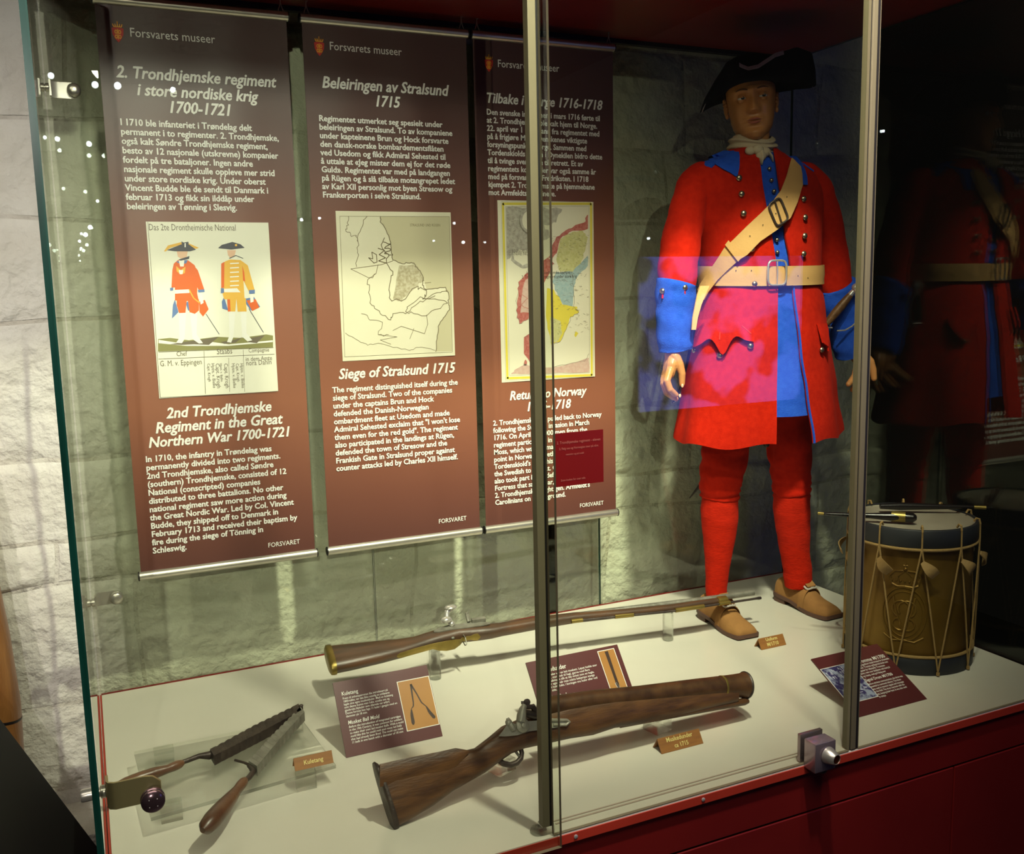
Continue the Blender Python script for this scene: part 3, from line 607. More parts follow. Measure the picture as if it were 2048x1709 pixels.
it = [(2, 'p', M2([(380, 80), (385, 110), (410, 150), (425, 190), (432, 240), (440, 285), (475, 300), (540, 300), (585, 370), (600, 425), (690, 415), (705, 450), (710, 520), (680, 560), (655, 600), (643, 720), (722, 718), (708, 78)])),
 (1, 'p', M2(jag([(470, 310), (545, 305), (575, 380), (560, 410), (520, 440), (480, 480), (440, 470), (455, 380)], 4, 3, 5))), (1, 'p', M2([(535, 300), (560, 320), (590, 385), (570, 395), (545, 345)])),
 (0, 'l', M2(coast), .0016), (0, 'l', M2(jag([(228, 78), (230, 120), (218, 150), (240, 170), (268, 170), (275, 200), (272, 250), (268, 318)], 7, 4, 7)), .0011), (0, 'l', M2(jag([(318, 78), (300, 110), (285, 150), (275, 200)], 7, 3, 8)), .0012),
 (0, 'l', M2([(240, 328), (385, 308), (440, 290)]), .0012), (0, 'l', M2([(240, 328), (330, 372), (360, 350), (370, 308)]), .0011), (0, 'l', M2([(340, 248), (345, 280), (325, 275), (350, 300), (365, 295), (362, 260), (340, 248)]), .0016), (0, 'l', M2([(370, 230), (400, 240), (375, 260), (405, 275), (372, 290), (410, 300)]), .0018),
 (0, 'l', M2(jag([(400, 180), (390, 230), (420, 260), (410, 300), (440, 340), (430, 380), (425, 440), (435, 480), (500, 470), (560, 410)], 9, 3, 9)), .0016), (0, 'l', M2(jag([(360, 350), (320, 380), (325, 440), (340, 500), (380, 540), (430, 570), (440, 540), (500, 540), (560, 490), (600, 470), (650, 440), (700, 430)], 7, 4, 10)), .0013),
 (0, 'l', M2(jag([(500, 530), (520, 500), (570, 460), (640, 470), (700, 490), (640, 520), (600, 550), (540, 540), (500, 530)], 6, 3, 12)), .0013), (0, 'l', M2([(600, 545), (605, 590), (590, 635), (480, 600), (440, 620)]), .0011), (0, 'l', M2([(540, 610), (520, 660)]), .001),
 (0, 'l', M2(jag([(215, 632), (280, 670), (320, 690), (370, 680), (440, 700), (520, 715), (560, 700), (640, 715)], 5, 4, 14)), .0009), (0, 'l', M2(jag([(290, 540), (330, 570), (390, 580), (370, 640), (420, 640)], 8, 4, 15)), .0010), (0, 'l', M2([(370, 640), (460, 650), (380, 665), (430, 685)]), .0009), (0, 'l', M2([(590, 395), (620, 392)]), .001),
 (0, 'l', M2(jag([(395, 200), (430, 210), (400, 230), (432, 235), (400, 255), (436, 262)], 4, 3, 21)), .0018), (0, 'l', M2(jag([(560, 410), (600, 440), (580, 470), (640, 455)], 9, 5, 22)), .0014),
 (0, 'l', M2([(188, 78), (708, 80), (722, 722), (212, 745), (188, 78)]), .0007)]
flat('printed_map', pic2, it, [mline, mtone, msea], B2, lw=1.5)
ptxt('STRALSUND UND RÜGEN', (820, 452), (880, 454), pic2, mat=mline)
# Norway map
pic3, B3 = picture(b3, ((995, 401), (1187, 404), (1189, 752), (1003, 767)), cream_m)
def mp3(x, y):
    q = bp(940+x/2.441, 380+y/2.441); return ((q.x-B3[0])/(B3[1]-B3[0]), (q.z-B3[2])/(B3[3]-B3[2]))
M3 = lambda L: [mp3(a, b) for a, b in L]
n3 = [mk('map_yellow', (.70, .58, .07), .4), mk('map_red', (.42, .10, .08), .4, 0, (.52, .20, .16), 150), mk('map_lime', (.52, .50, .20), .4, 0, (.60, .58, .28), 150), mk('map_blue', (.30, .42, .42), .4, 0, (.38, .48, .46), 150), mk('map_ink', (.20, .17, .13), .4), mk('map_grey', (.36, .33, .27), .4, 0, (.50, .47, .38), 90), mk('map_pink', (.55, .36, .30), .4, 0, (.60, .44, .36), 120)]
it = [(0, 'l', M3([(160, 68), (590, 68), (594, 905), (182, 920), (160, 68)]), .0075), (4, 'l', M3([(172, 82), (580, 80), (582, 893), (192, 906), (172, 82)]), .0008), (4, 'l', M3([(152, 58), (598, 58), (602, 912), (174, 930), (152, 58)]), .0006),
 (5, 'p', M3(jag([(175, 85), (330, 85), (400, 90), (450, 95), (420, 160), (360, 170), (390, 230), (330, 250), (300, 300), (240, 290), (180, 340)], 8, 4, 2))), (5, 'p', M3(jag([(205, 300), (215, 340), (255, 370), (310, 350), (305, 370), (255, 385), (200, 345)], 4, 3, 3))),
 (1, 'p', M3(jag([(575, 120), (555, 160), (480, 190), (420, 230), (395, 290), (380, 330), (400, 340), (425, 300), (440, 240), (500, 200), (575, 190)], 5, 4, 4))),
 (1, 'p', M3(jag([(380, 330), (320, 380), (270, 410), (235, 450), (235, 520), (225, 590), (240, 655), (270, 640), (310, 610), (330, 560), (340, 480), (380, 420), (410, 360)], 5, 4, 6))), (6, 'p', M3(jag([(310, 420), (270, 440), (255, 500), (245, 600), (290, 600), (330, 520), (345, 440)], 3, 3, 7))),
 (2, 'p', M3(jag([(440, 240), (500, 205), (550, 200), (575, 230), (560, 300), (540, 360), (500, 400), (440, 400), (420, 340)], 4, 4, 8))), (3, 'p', M3(jag([(420, 400), (500, 400), (575, 320), (575, 370), (520, 430), (505, 480), (500, 570), (460, 580), (430, 520), (400, 450)], 4, 4, 9))),
 (0, 'p', M3(jag([(375, 480), (410, 490), (450, 560), (520, 570), (530, 600), (490, 620), (470, 680), (440, 740), (395, 755), (385, 700), (370, 600)], 4, 4, 10))), (2, 'p', M3(jag([(390, 620), (440, 640), (450, 700), (420, 745), (392, 750)], 3, 3, 11))),
 (1, 'p', M3(jag([(262, 720), (300, 700), (325, 720), (320, 800), (290, 840), (262, 800)], 4, 3, 12))), (6, 'p', M3(jag([(270, 850), (330, 870), (410, 865), (480, 850), (580, 820), (580, 890), (300, 900), (200, 900), (215, 880)], 4, 4, 13))),
 (0, 'p', M3([(515, 690), (528, 700), (515, 720), (508, 710)])), (4, 'l', M3(jag([(262, 720), (300, 700), (330, 705)], 4, 3, 14)), .0009), (4, 'l', M3(jag([(410, 865), (480, 850), (560, 835), (580, 800)], 3, 4, 15)), .0011), (4, 'l', M3(jag([(500, 400), (505, 480), (505, 570), (530, 600), (490, 620), (470, 680), (440, 740), (410, 755)], 5, 4, 16)), .0011),
 (4, 'l', M3(jag([(235, 450), (225, 590), (240, 655), (310, 610)], 6, 6, 17)), .0011), (1, 'l', M3(jag([(235, 500), (280, 530), (240, 560), (290, 580)], 6, 4, 18)), .0016)]
it += [(4, 'l', M3([(x, y), (x+rnd.uniform(6, 14), y+rnd.uniform(-7, 7))]), .0007) for x, y in [(rnd.uniform(385, 570), rnd.uniform(210, 700)) for _ in range(170)] if (x-y*.1) > 320] + [(4, 'l', M3([(x, y), (x+rnd.uniform(-12, 12), y+rnd.uniform(-7, 7))]), .0008) for x, y in [(rnd.uniform(178, 320), rnd.uniform(90, 300)) for _ in range(110)]]
n = 16; it += [(5, 'p', M3([(290+52*math.cos(2*math.pi*k/n), 150+62*math.sin(2*math.pi*k/n)) for k in range(n)]))]
mats3 = n3+[cream_m]; it += [(7, 'p', M3([(290+40*math.cos(2*math.pi*k/n), 150+50*math.sin(2*math.pi*k/n)) for k in range(n)]))]
it += [(1, 'p', M3([(260, 838), (266, 828), (274, 838), (274, 850), (260, 850)]))]
flat('printed_map', pic3, it, mats3, B3)
ptxt('REGNORUM SVECIAE', (1024, 507), (1080, 503), pic3, mat=n3[4]); ptxt('DANIAE NORVEGIAE', (1018, 513), (1084, 509), pic3, mat=n3[4]); ptxt('Her har 2. Trondhjemske kjempet i', (1053, 549), (1143, 548), pic3, mat=picdark_m); ptxt('2. Trondhjemske regiment under store krig', (1043, 557), (1153, 556), pic3, mat=picdark_m)
# ================================================================== SIGNS AND TAGS
def sign(name_label, x0, x1, yb, yt, zt, off, sc, heads, blocks, pic, lbl):
    t = thing('information_sign', ((x0+x1)/2, yb, 0), name_label, 'sign', 'maroon information signs in the case')
    A = Vector((x0, yb, 0.001)); ey = Vector((0, yt-yb, zt)); Hh = ey.length; ey.normalize(); ex = Vector((1, 0, 0)); N = ex.cross(ey)  # faces viewer
    if N.y > 0: N = -N
    Wd = x1-x0
    def Q(zx, zy): return hitp(off[0]+zx/sc, off[1]+zy/sc, A, N)
    def B(lo, hi, th0, th1):
        m = MB(); pts = [A+ex*lo[0]+ey*lo[1], A+ex*hi[0]+ey*lo[1], A+ex*hi[0]+ey*hi[1], A+ex*lo[0]+ey*hi[1]]
        m.poly([p+N*th0 for p in pts], N*(th1-th0)); return m
    B((0, 0), (Wd, Hh), -0.004, 0).build('board', maroon_m, t, smooth=False)
    m = MB(); mid = A+ex*Wd/2; topb = mid+ey*Hh*.72-N*.004; foot = Vector((mid.x, topb.y+0.05, 0.0005))
    m.poly([mid+ex*.03+ey*Hh*.72-N*.004, mid-ex*.03+ey*Hh*.72-N*.004, foot-ex*.03, foot+ex*.03], (0, .002, 0)); m.build('prop', clear_m, t, smooth=False)
    for body, l, r, sh in heads:
        a = Q(*l); b = Q(*r); lettering('lettering', body, a, ex, ey, (b-a).dot(ex), hr=1.15, parent=t, lift=N*.0006, shear=sh, bold=.01)
    for lines, first, last, wl, wr, sh in blocks:
        a = Q(*first); b = Q(*last); sp_ = (a-b).dot(ey)/(len(lines)-1); W = (Q(*wr)-Q(*wl)).dot(ex)
        lettering('paragraph', '\n'.join(lines), a, ex, ey, W, spacing=sp_, parent=t, lift=N*.0006, bold=.008, shear=sh)
    P4 = [Q(*c) for c in pic]; u0 = min((P4[0]-A).dot(ex), (P4[3]-A).dot(ex)); u0 = ((P4[0]-A).dot(ex)+(P4[3]-A).dot(ex))/2; u1 = ((P4[1]-A).dot(ex)+(P4[2]-A).dot(ex))/2
    v1 = ((P4[0]-A).dot(ey)+(P4[1]-A).dot(ey))/2; v0 = max(.012, ((P4[2]-A).dot(ey)+(P4[3]-A).dot(ey))/2)
    fr = B((u0, v0), (u1, v1), 0, .0005).build('photo_border', white_m, t, smooth=False)
    b = .0018; m = B((u0+b, v0+b), (u1-b, v1-b), .0005, .0008)
    ph = m.build('photo', pictan_m if lbl != 'drum' else mk('snow_photo', (.30, .33, .45), .4, 0, (.04, .03, .12), 60, pos=(.42, .55)), fr, smooth=False)
    def U2(u, v): return A+ex*(u0+(u1-u0)*u)+ey*(v0+(v1-v0)*v)+N*.0009
    m = MB(); w = (u1-u0)
    def strip(pts, ws):
        L = [U2(*p) for p in pts]
        for (p, q), (w1, w2) in zip(zip(L, L[1:]), zip(ws, ws[1:])):
            d = (q-p).normalized(); n = N.cross(d); m.add([p+n*w1*w, p-n*w1*w, q-n*w2*w, q+n*w2*w], [(0, 1, 2, 3)])
    if lbl == 'mold':
        strip([(.40, .90), (.36, .52), (.34, .46), (.27, .42), (.26, .40)], [.03, .02, .02, .01, .012]); strip([(.26, .40), (.24, .30), (.23, .14), (.22, .10)], [.02, .045, .05, .02])
        strip([(.40, .90), (.52, .68), (.60, .50), (.66, .45), (.72, .40)], [.03, .02, .02, .015, .015]); strip([(.72, .40), (.78, .28), (.88, .16), (.90, .14)], [.02, .045, .05, .02])
    elif lbl == 'gun':
        strip([(.50, .97), (.50, .60), (.50, .42)], [.10, .08, .08]); strip([(.50, .42), (.50, .34), (.62, .05)], [.10, .06, .10])
    if m.v: m.build('printed_shape', picdark_m, fr, smooth=False)
    if lbl == 'gun':
        m = MB(); strip([(.42, .42), (.50, .34), (.52, .28)], [.05, .09, .04]); m.build('printed_lock', mk('print_pale', (.55, .5, .5), .4), fr, smooth=False)
    if lbl == 'drum':
        m = MB(); rr = random.Random(4)
        for k in range(26):
            u = rr.uniform(.04, .9); v = rr.uniform(.72, .96); strip([(u, v), (u+.02, v-rr.uniform(.05, .12))], [.012, .004])
        for k in range(14):
            u = rr.uniform(.05, .8); v = rr.uniform(.15, .55); strip([(u, v), (u+.12, v-rr.uniform(.0, .12))], [.010, .006])
        m.build('printed_snow', mk('print_snow', (.62, .62, .75), .4), fr, smooth=False)
sign('maroon information sign headed Kuletang, in front of the long musket', 0.531, 0.777, -0.683, -0.578, 0.149, (660, 1320), 8.533,
     [('Kuletang', (205, 618), (485, 580), 0), ('Musket Ball Mold', (312, 1110), (855, 1015), .2)],
     [(['Frem til enhetspatronen ble introdusert på', '1800-tallet, var det ikke uvanlig at soldatene', 'lagde sine egne muskettkuler. Med en kuletang', 'som denne kunne man f.eks. smelte om og', 'gjenbruke blykuler som allerede var avfyrt.', 'Denne formen kan lage 11 kuler i gangen med en', 'diameter på 18 mm.'], (218, 685), (275, 990), (265, 945), (1150, 775), 0),
      (['Before the introduction of integrated cartridges', 'in the 19th Century, it was common for soldiers', 'to make their own led musket balls. With a mold', 'mold like this he could melt and reuse led balls', 'that had already been fired. The mold can make', '11 balls in one batch with a diameter of 18 mm'], (325, 1170), (378, 1435), (325, 1170), (1240, 995), .2)],
     ((1125, 378), (1672, 282), (1885, 1105), (1325, 1225)), 'mold')
sign('maroon information sign headed Muskedunder, behind the blunderbuss barrel', 1.003, 1.274, -0.83, -0.70, 0.156, (1040, 1280), 7.877,
     [('Muskedunder', (300, 535), (730, 432), 0), ('Blunderbuss', (475, 968), (875, 858), 0)],
     [(['Muskedunder var en lett muskett. Løpet hadde stor', 'diameter, stort nok til hagl, gjerne med flere', 'kuler i ladningen slik at det virket som en hagle.', 'Den var egnet når man måtte bekjempe mange', 'på kort hold, f.eks. i boringen snu kuler eller ved', 'byens side.'], (322, 600), (425, 835), (322, 600), (1215, 418), 0),
      (['The blunderbuss was a light musket. The barrel had a wide', 'calibre and was easy to load, preferably with multiple', 'projectiles as it worked almost like a shotgun. The gun was', 'therefore suited to engage multiple targets at close range.'], (500, 1025), (575, 1165), (500, 1025), (1415, 830), 0)],
     ((1150, 195), (1420, 150), (1850, 1010), (1590, 1080)), 'gun')
sign('maroon information sign headed Signal Drum M/1700, beside the drum', 1.767, 2.005, -1.074, -0.895, 0.092, (1610, 1270), 7.877,
     [('Signaltromme M/1700', (715, 490), (1265, 350), 0), ('Signal Drum M/1700', (965, 745), (1390, 640), 0)],
     [(['Trommer og signalhorn skulle brukes for å formidle', 'ordre i felten. Tromme og fløyte ble brukt som', 'kampsignaler for infanteriet. Trommene', 'ble båret i reim over skulderen ved marsj til', 'fots og i kamp, med god klang over'], (740, 530), (860, 690), (740, 530), (1335, 395), 0),
      (['Before wireless communication, the drum was', 'essential to command infantry. The drum', 'was used to transmit signals and messages', 'in the field. The drum marched with the', 'unit, keeping their beat. It was also used', 'at camps.'], (1005, 800), (1160, 1000), (1005, 800), (1540, 660), 0)],
     ((262, 548), (735, 425), (1135, 1005), (650, 1085)), 'drum')
def tent(lines, x0, x1, yf, z0, ln, label, d=0.040, h=0.030):
    t = thing('wooden_tag', ((x0+x1)/2, yf, z0), label, 'tag', 'engraved wooden name tags')
    m = MB(); w = 0.004; yb = yf+d; ym = yf+d*.5
    m.poly([(x0, yf, z0), (x0, ym, z0+h), (x0, yb, z0), (x0, yb-w, z0), (x0, ym, z0+h-w*1.3), (x0, yf+w, z0)], (x1-x0, 0, 0))
    m.build('board', tagwood_m, t, smooth=False)
    ey = Vector((0, ym-yf, h)); L = ey.length; ey.normalize(); N = Vector((0, -h, ym-yf)).normalized()
    for i, (s, f) in enumerate(lines):
        v = L*(1-(i+.82)/(len(lines)+.25)); lettering('lettering', s, Vector(((x0+x1)/2, yf, z0))+ey*v, (1, 0, 0), ey, (x1-x0)*f, hr=1.1, parent=t, mat=taggold_m, lift=N*.0005, bold=.02, align='CENTER')
tent([('Muskedunder', .62), ('ca 1715', .33)], 1.212, 1.332, -1.009, 0.0005, 0, 'engraved wooden tag reading Muskedunder ca 1715, in front of the blunderbuss')
tent([('Uniform', .45), ('M/1710', .45)], 1.843, 1.938, -0.598, 0.0005, 0, 'engraved wooden tag reading Uniform M/1710, at the feet of the mannequin', d=.036)
SZ = 0.040
q0 = UZ(590, 1543, SZ+.008); q1 = UZ(668, 1528, SZ+.008)
tent([('Kuletang', .5)], q0.x, q1.x, (q0.y+q1.y)/2, SZ+.0085, 0, 'engraved wooden tag reading Kuletang, on the clear acrylic stand', d=.030, h=.024)
# ================================================================== ACRYLIC STANDS
def stand_cyl(x, y, h, label):
    m = MB(); m.lathe((x, y, 0.0005), [(0.0160, 0), (0.0168, .001), (0.0168, h-.001), (0.016, h)], n=40); o = m.build('acrylic_stand', clear_m); tag(o, label, 'stand', 'clear acrylic stands')
def stand_blk(x, y, sx, sy, h, label, rz=0):
    m = MB(); M = Matrix.Translation((x, y, 0.0005)) @ Matrix.Rotation(rz, 4, 'Z'); m.bbox((-sx/2, -sy/2, 0), (sx/2, sy/2, h), .001, M); o = m.build('acrylic_stand', clear_m, smooth=False); tag(o, label, 'stand', 'clear acrylic stands')
SB = [UZ(875, 1362, 0), UZ(1342, 1284, 0)]
stand_cyl(SB[0].x, SB[0].y+.017, .084, 'clear acrylic cylinder under the butt half of the long musket'); stand_cyl(SB[1].x, SB[1].y+.017, .090, 'clear acrylic cylinder under the barrel of the long musket')
q = UZ(1012, 1553, 0); stand_blk(q.x, q.y+.03, .052, .05, .030, 'clear acrylic block under the trigger guard of the blunderbuss', .35)
q = UZ(1328, 1470, 0); stand_blk(q.x, q.y+.03, .052, .05, .036, 'clear acrylic block under the barrel of the blunderbuss', .25)
t = thing('acrylic_platform', (0.27, -0.65, 0), 'clear acrylic raised platform holding the musket ball mold', 'stand')
C4 = [UZ(q[0], q[1], SZ+.004) for q in ((268, 1507), (603, 1441), (672, 1534), (302, 1640))]
m = MB(); m.poly([Vector((c.x, c.y, SZ)) for c in C4], (0, 0, .008)); m.build('shelf', clear_m, t, smooth=False)
for px, py in ((345, 1646), (615, 1582), (330, 1530), (590, 1470)):
    q = UZ(px, py, 0); m = MB(); m.bbox((q.x-.022, q.y-.004+.004, .0005), (q.x+.022, q.y+.020, SZ), .001); m.build('foot', clear_m, t, smooth=False)
# ================================================================== MUSKET BALL MOLD
MZ = 0.060
t = thing('musket_ball_mold', (0.26, -0.7, SZ+.008), 'old iron gang mold for musket balls with two turned wooden handles, lying open', 'tool')
def Mp(px, py, z=MZ): return UZ(px, py, z)
def bar(name, tops, bots, z0, z1, par, mat, notch=0):
    m = MB(); T = [Mp(*p, z1) for p in tops]; B_ = [Mp(*p, z1) for p in bots]; rs = []
    n = 40 if notch else 8
    def along(L, s):
        f = s*(len(L)-1); i = min(int(f), len(L)-2); return L[i].lerp(L[i+1], f-i)
    for i in range(n+1):
        a = along(T, i/n); b = along(B_, i/n)
        nn = (0.0016 if (notch and i % 3 == 1 and 2 < i < n-1) else 0)
        d = (b-a).normalized()
        b2 = b-d*nn; a2 = a+d*nn
        rs.append([Vector((a2.x, a2.y, z1-nn)), Vector((b2.x, b2.y, z1-nn)), Vector((b2.x, b2.y, z0)), Vector((a2.x, a2.y, z0))])
    m.rings(rs); return m.build(name, mat, par, smooth=False)
j1 = bar('jaw', [(597, 1408), (510, 1450), (420, 1499)], [(603, 1421), (515, 1468), (428, 1512)], .049, .073, t, darkmetal_m, 1)
j2 = bar('jaw', [(601, 1414), (545, 1469), (497, 1522)], [(609, 1424), (560, 1478), (514, 1533)], .049, .073, t, oldmetal_m, 1)
m = MB(); q = Mp(602, 1412, .074); m.blob(q, (.006, .006, .003)); m.tube([q-Vector((0, 0, .024)), q], .005, 12); m.build('hinge_pin', darkmetal_m, t)
def limb(name, pts, rr, mat, flat=1): 
    m = MB(); P = [Mp(*p[:2], p[2] if len(p) > 2 else MZ) for p in pts]; m.tube(P, rr, 16, flat=flat); return m.build(name, mat, t)
limb('tang', [(432, 1505), (418, 1512), (398, 1513), (380, 1520), (352, 1530)], [.010, .0095, .006, .0055, .005], darkmetal_m)
limb('tang', [(508, 1526), (500, 1532), (508, 1543), (498, 1556), (484, 1568)], [.009, .007, .0065, .006, .005], darkmetal_m)
limb('spur', [(503, 1532), (488, 1526), (470, 1521)], [.0035, .003, .003], darkmetal_m)
limb('handle', [(366, 1526), (360, 1529), (350, 1533), (335, 1539), (312, 1546), (280, 1557), (250, 1567), (234, 1573), (229, 1576)], [.006, .0095, .0105, .0095, .0125, .0135, .0115, .008, .003], handle_m)
limb('handle', [(491, 1560), (487, 1565), (481, 1572), (474, 1581), (462, 1597), (443, 1620), (424, 1642), (412, 1655), (405, 1662)], [.006, .0105, .011, .010, .0145, .0185, .0195, .016, .006], handle_m)
# ================================================================== GUNS
class Gun:
    """profile plane through P0 with normal N (lock side); points given as (px,py)"""
    def __init__(s, P0, N): s.P0 = Vector(P0); s.N = Vector(N).normalized()
    def q(s, px, py, k=0): return hitp(px, py, s.P0+s.N*k, s.N)
    def loft(s, secs, name, mat, par, n=24, ex=2.6, auto=50):
        """secs: (top px, bottom px, half thickness)"""
        m = MB(); rs = []
        for tp, bt, th in secs:
            a = s.q(*tp); b = s.q(*bt); c = (a+b)/2; e = (a-b)/2; r = []
            for k in range(n):
                an = 2*math.pi*k/n; ca, sa = math.cos(an), math.sin(an)
                r.append(c + e*(abs(ca)**(2/ex)*(1 if ca > 0 else -1)) + s.N*th*(abs(sa)**(2/ex)*(1 if sa > 0 else -1)))
            rs.append(r)
        m.rings(rs); return m.build(name, mat, par, auto=auto)
def lerp_secs(S, n):
    out = []
    for (a, b, c), (d, e, f) in zip(S, S[1:]):
        for k in range(n):
            t_ = k/n; out.append(((a[0]+(d[0]-a[0])*t_, a[1]+(d[1]-a[1])*t_), (b[0]+(e[0]-b[0])*t_, b[1]+(e[1]-b[1])*t_), c+(f-c)*t_))
    out.append(S[-1]); return out
# ---- long musket, lying on its side on the two cylinders, lock upwards
AX = [SB[0]+Vector((0, .017, .108)), SB[1]+Vector((0, .017, .106))]
mdir = Vector((AX[1].x-AX[0].x, AX[1].y-AX[0].y, 0)).normalized(); mdn = Vector((mdir.y, -mdir.x, 0))
if mdn.y > 0: mdn = -mdn
mus = thing('musket', (AX[0].x, AX[0].y, .084), 'long flintlock musket with brass fittings, lying on two acrylic cylinders along the back', 'gun')
tilt = R(12); d_ = mdn*math.cos(tilt)-Vector((0, 0, 1))*math.sin(tilt); s_ = Vector((0, 0, 1))*math.cos(tilt)+mdn*math.sin(tilt)
def musP(px, t_=0): # centre line point for pixel column px at its measured row
    rows = [(655, 1321), (672, 1319), (757, 1305), (816, 1295), (860, 1282), (915, 1268), (986, 1262.5), (1079, 1246), (1150, 1236), (1240, 1227.5), (1337, 1217.5), (1508, 1192), (1516, 1191)]
    for (a, u), (b, v) in zip(rows, rows[1:]):
        if px <= b: row = u+(v-u)*(px-a)/(b-a); break
    else: row = rows[-1][1]
    P0 = Vector((AX[0].x, AX[0].y, AX[0].z)); return hitp(px, row, P0, s_)
def mus_loft(S, name, mat, n=24, ex=2.4, par=None, dshift=0, sshift=0, auto=50):
    m = MB(); rs = []
    for px, dh, th in S:
        c = musP(px)+d_*dshift+s_*sshift
        rs.append([c+d_*dh*(abs(math.cos(a))**(2/ex))*(1 if math.cos(a) > 0 else -1)+s_*th*(abs(math.sin(a))**(2/ex))*(1 if math.sin(a) > 0 else -1) for a in [2*math.pi*k/n for k in range(n)]])
    m.rings(rs); return m.build(name, mat, par or mus, auto=auto)
mus_loft([(664, .056, .024), (700, .052, .0235), (757, .043, .022), (800, .034, .020), (830, .028, .019), (860, .028, .021), (880, .030, .0235), (915, .029, .024), (960, .027, .0215), (980, .024, .020), (1000, .020, .0185), (1079, .019, .0175), (1150, .0165, .015), (1240, .014, .0125), (1337, .0125, .0115), (1440, .011, .0105)], 'stock', walnut_m)
mus_loft([(654, .050, .020), (657, .060, .0255), (662, .0605, .0265), (667, .059, .0262)], 'butt_plate', brass_m)
mus_loft([(960, .0115, .0115), (1240, .0100, .010), (1440, .0095, .0095), (1511, .0092, .0092)], 'barrel', oldmetal_m, ex=2, dshift=-.012, sshift=.004)
mus_loft([(1150, .0042, .0042), (1340, .0040, .004), (1506, .0038, .0038), (1512, .0052, .0052), (1516, .0045, .0045)], 'ramrod', darkmetal_m, ex=2, dshift=.0165, sshift=-.001, n=12)
for a, b, w_ in ((1138, 1160, 1.0), (1225, 1262, .6), (1345, 1402, 1.0), (1432, 1454, 1.0)):
    mus_loft([(a, .0065*w_+.001, .0068), (b, .0065*w_+.001, .0066)], 'ramrod_pipe', brass_m, dshift=.0165, n=14, ex=2)
mus_loft([(1434, .0150, .0135), (1452, .0148, .0133)], 'nose_band', brass_m)
# trigger guard seen in plan
m = MB(); P = []
for px, w_, up in ((787, .004, .003), (795, .008, .005), (830, .009, .006), (860, .0085, .008), (870, .013, .016), (885, .016, .022), (900, .015, .024), (912, .009, .020), (918, .007, .010), (935, .006, .005), (942, .010, .004), (950, .011, .004), (955, .004, .003)):
    dh = interp([(787, .036), (830, .028), (860, .028), (900, .0295), (960, .027)], px)
    c = musP(px)+d_*(dh-.002+up); P.append([c+s_*w_*(k/3-.5)*2 - d_*(.004*abs(k/3-.5)) for k in range(4)])
m.slab(P, -d_*.003); tg = m.build('trigger_guard', brass_m, mus)
m = MB(); c = musP(921)+d_*.028; m.tube([c+s_*.012, c+s_*.013+d_*.018, c+d_*.034, c-s_*.012+d_*.018, c-s_*.012], .0016, 6); m.build('sling_swivel', oldmetal_m, mus)
m = MB(); c = musP(900)+d_*.028; m.blob(c+s_*.009, (.006, .005, .004)); m.build('trigger', oldmetal_m, mus)
# lock on the upper face
m = MB(); P = []
for px, h0 in ((868, .003), (880, .010), (900, .013), (950, .012), (972, .008), (980, .003)):
    c = musP(px)+s_*.0225-d_*.004; P.append([c+d_*h0*(k-1) for k in range(3)])
m.slab(P, s_*.003); lk = m.build('lock_plate', oldmetal_m, mus)
m = MB(); c = musP(905)+s_*.025-d_*.012
m.blob(c+s_*.006, (.010, .010, .009)); m.tube([c+s_*.004, c+s_*.016-d_*.018-mdir*.010, c+s_*.030-d_*.030-mdir*.006, c+s_*.036-d_*.034+mdir*.010], [.009, .009, .009, .008], 12)
m.blob(c+s_*.040-d_*.034+mdir*.006, (.019, .016, .007)); m.blob(c+s_*.020-d_*.002-mdir*.016, (.018, .015, .010)); m.build('hammer', chrome_m, lk)
m = MB(); c = musP(940)+s_*.028-d_*.014; m.tube([c, c+s_*.012-d_*.016, c+s_*.014-d_*.028], [.006, .007, .004], 8); m.poly([c+s_*.012-d_*.012-mdir*.008, c+s_*.030-d_*.020+mdir*.004, c+s_*.016-d_*.030+mdir*.004], mdir*.004); m.build('frizzen', oldmetal_m, lk)
m = MB(); c = musP(958)+s_*.028-d_*.012; m.add([], []); q_ = [c-mdir*.018-s_*.005, c+mdir*.024-s_*.005, c+mdir*.024+s_*.007, c-mdir*.018+s_*.007]; m.poly(q_, -d_*.012); m.build('pan_spring', oldmetal_m, lk)
# ---- blunderbuss, upright, leaning back on two acrylic blocks
tb = R(24); Nb = Vector((0, -math.cos(tb), math.sin(tb)))
E0 = Vector((0.56, -0.985, 0.062)); E1 = Vector((1.49, -0.940, 0.078)); bdir = (E1-E0); bdir = (bdir-Nb*bdir.dot(Nb)).normalized()
G = Gun(Vector((1.02, -0.965, 0.082)), (Nb-Vector((E1-E0).normalized())*Nb.dot((E1-E0).normalized())))
bl = thing('blunderbuss', (E0.x, E0.y, 0), 'short wide-barrelled wooden blunderbuss with worn stock and flintlock, at the front', 'gun')
S = [((752, 1533), (794, 1655), .022), ((775, 1527), (815, 1643), .024), ((830, 1515), (866, 1612), .024), ((880, 1505), (905, 1583), .022), ((922, 1503), (940, 1563), .021), ((950, 1497), (968, 1547), .020), ((980, 1474), (996, 1526), .020), ((1005, 1453), (1020, 1509), .021), ((1035, 1440), (1048, 1498), .023), ((1080, 1424), (1090, 1489), .023), ((1130, 1408), (1140, 1478), .024), ((1180, 1399), (1186, 1471), .024), ((1230, 1392), (1200, 1466), .024), ((1260, 1388), (1268, 1452), .023), ((1330, 1384), (1338, 1437), .022), ((1400, 1377), (1404, 1422), .021), ((1466, 1369), (1470, 1407), .021)]
S[12] = ((1225, 1392), (1228, 1457), .024)
G.loft(lerp_secs(S, 3), 'stock', oldwood_m, bl)
G.loft([((746, 1526), (787, 1662), .021), ((749, 1524), (791, 1661), .0245), ((754, 1527), (797, 1657), .0245)], 'butt_plate', darkmetal_m, bl)
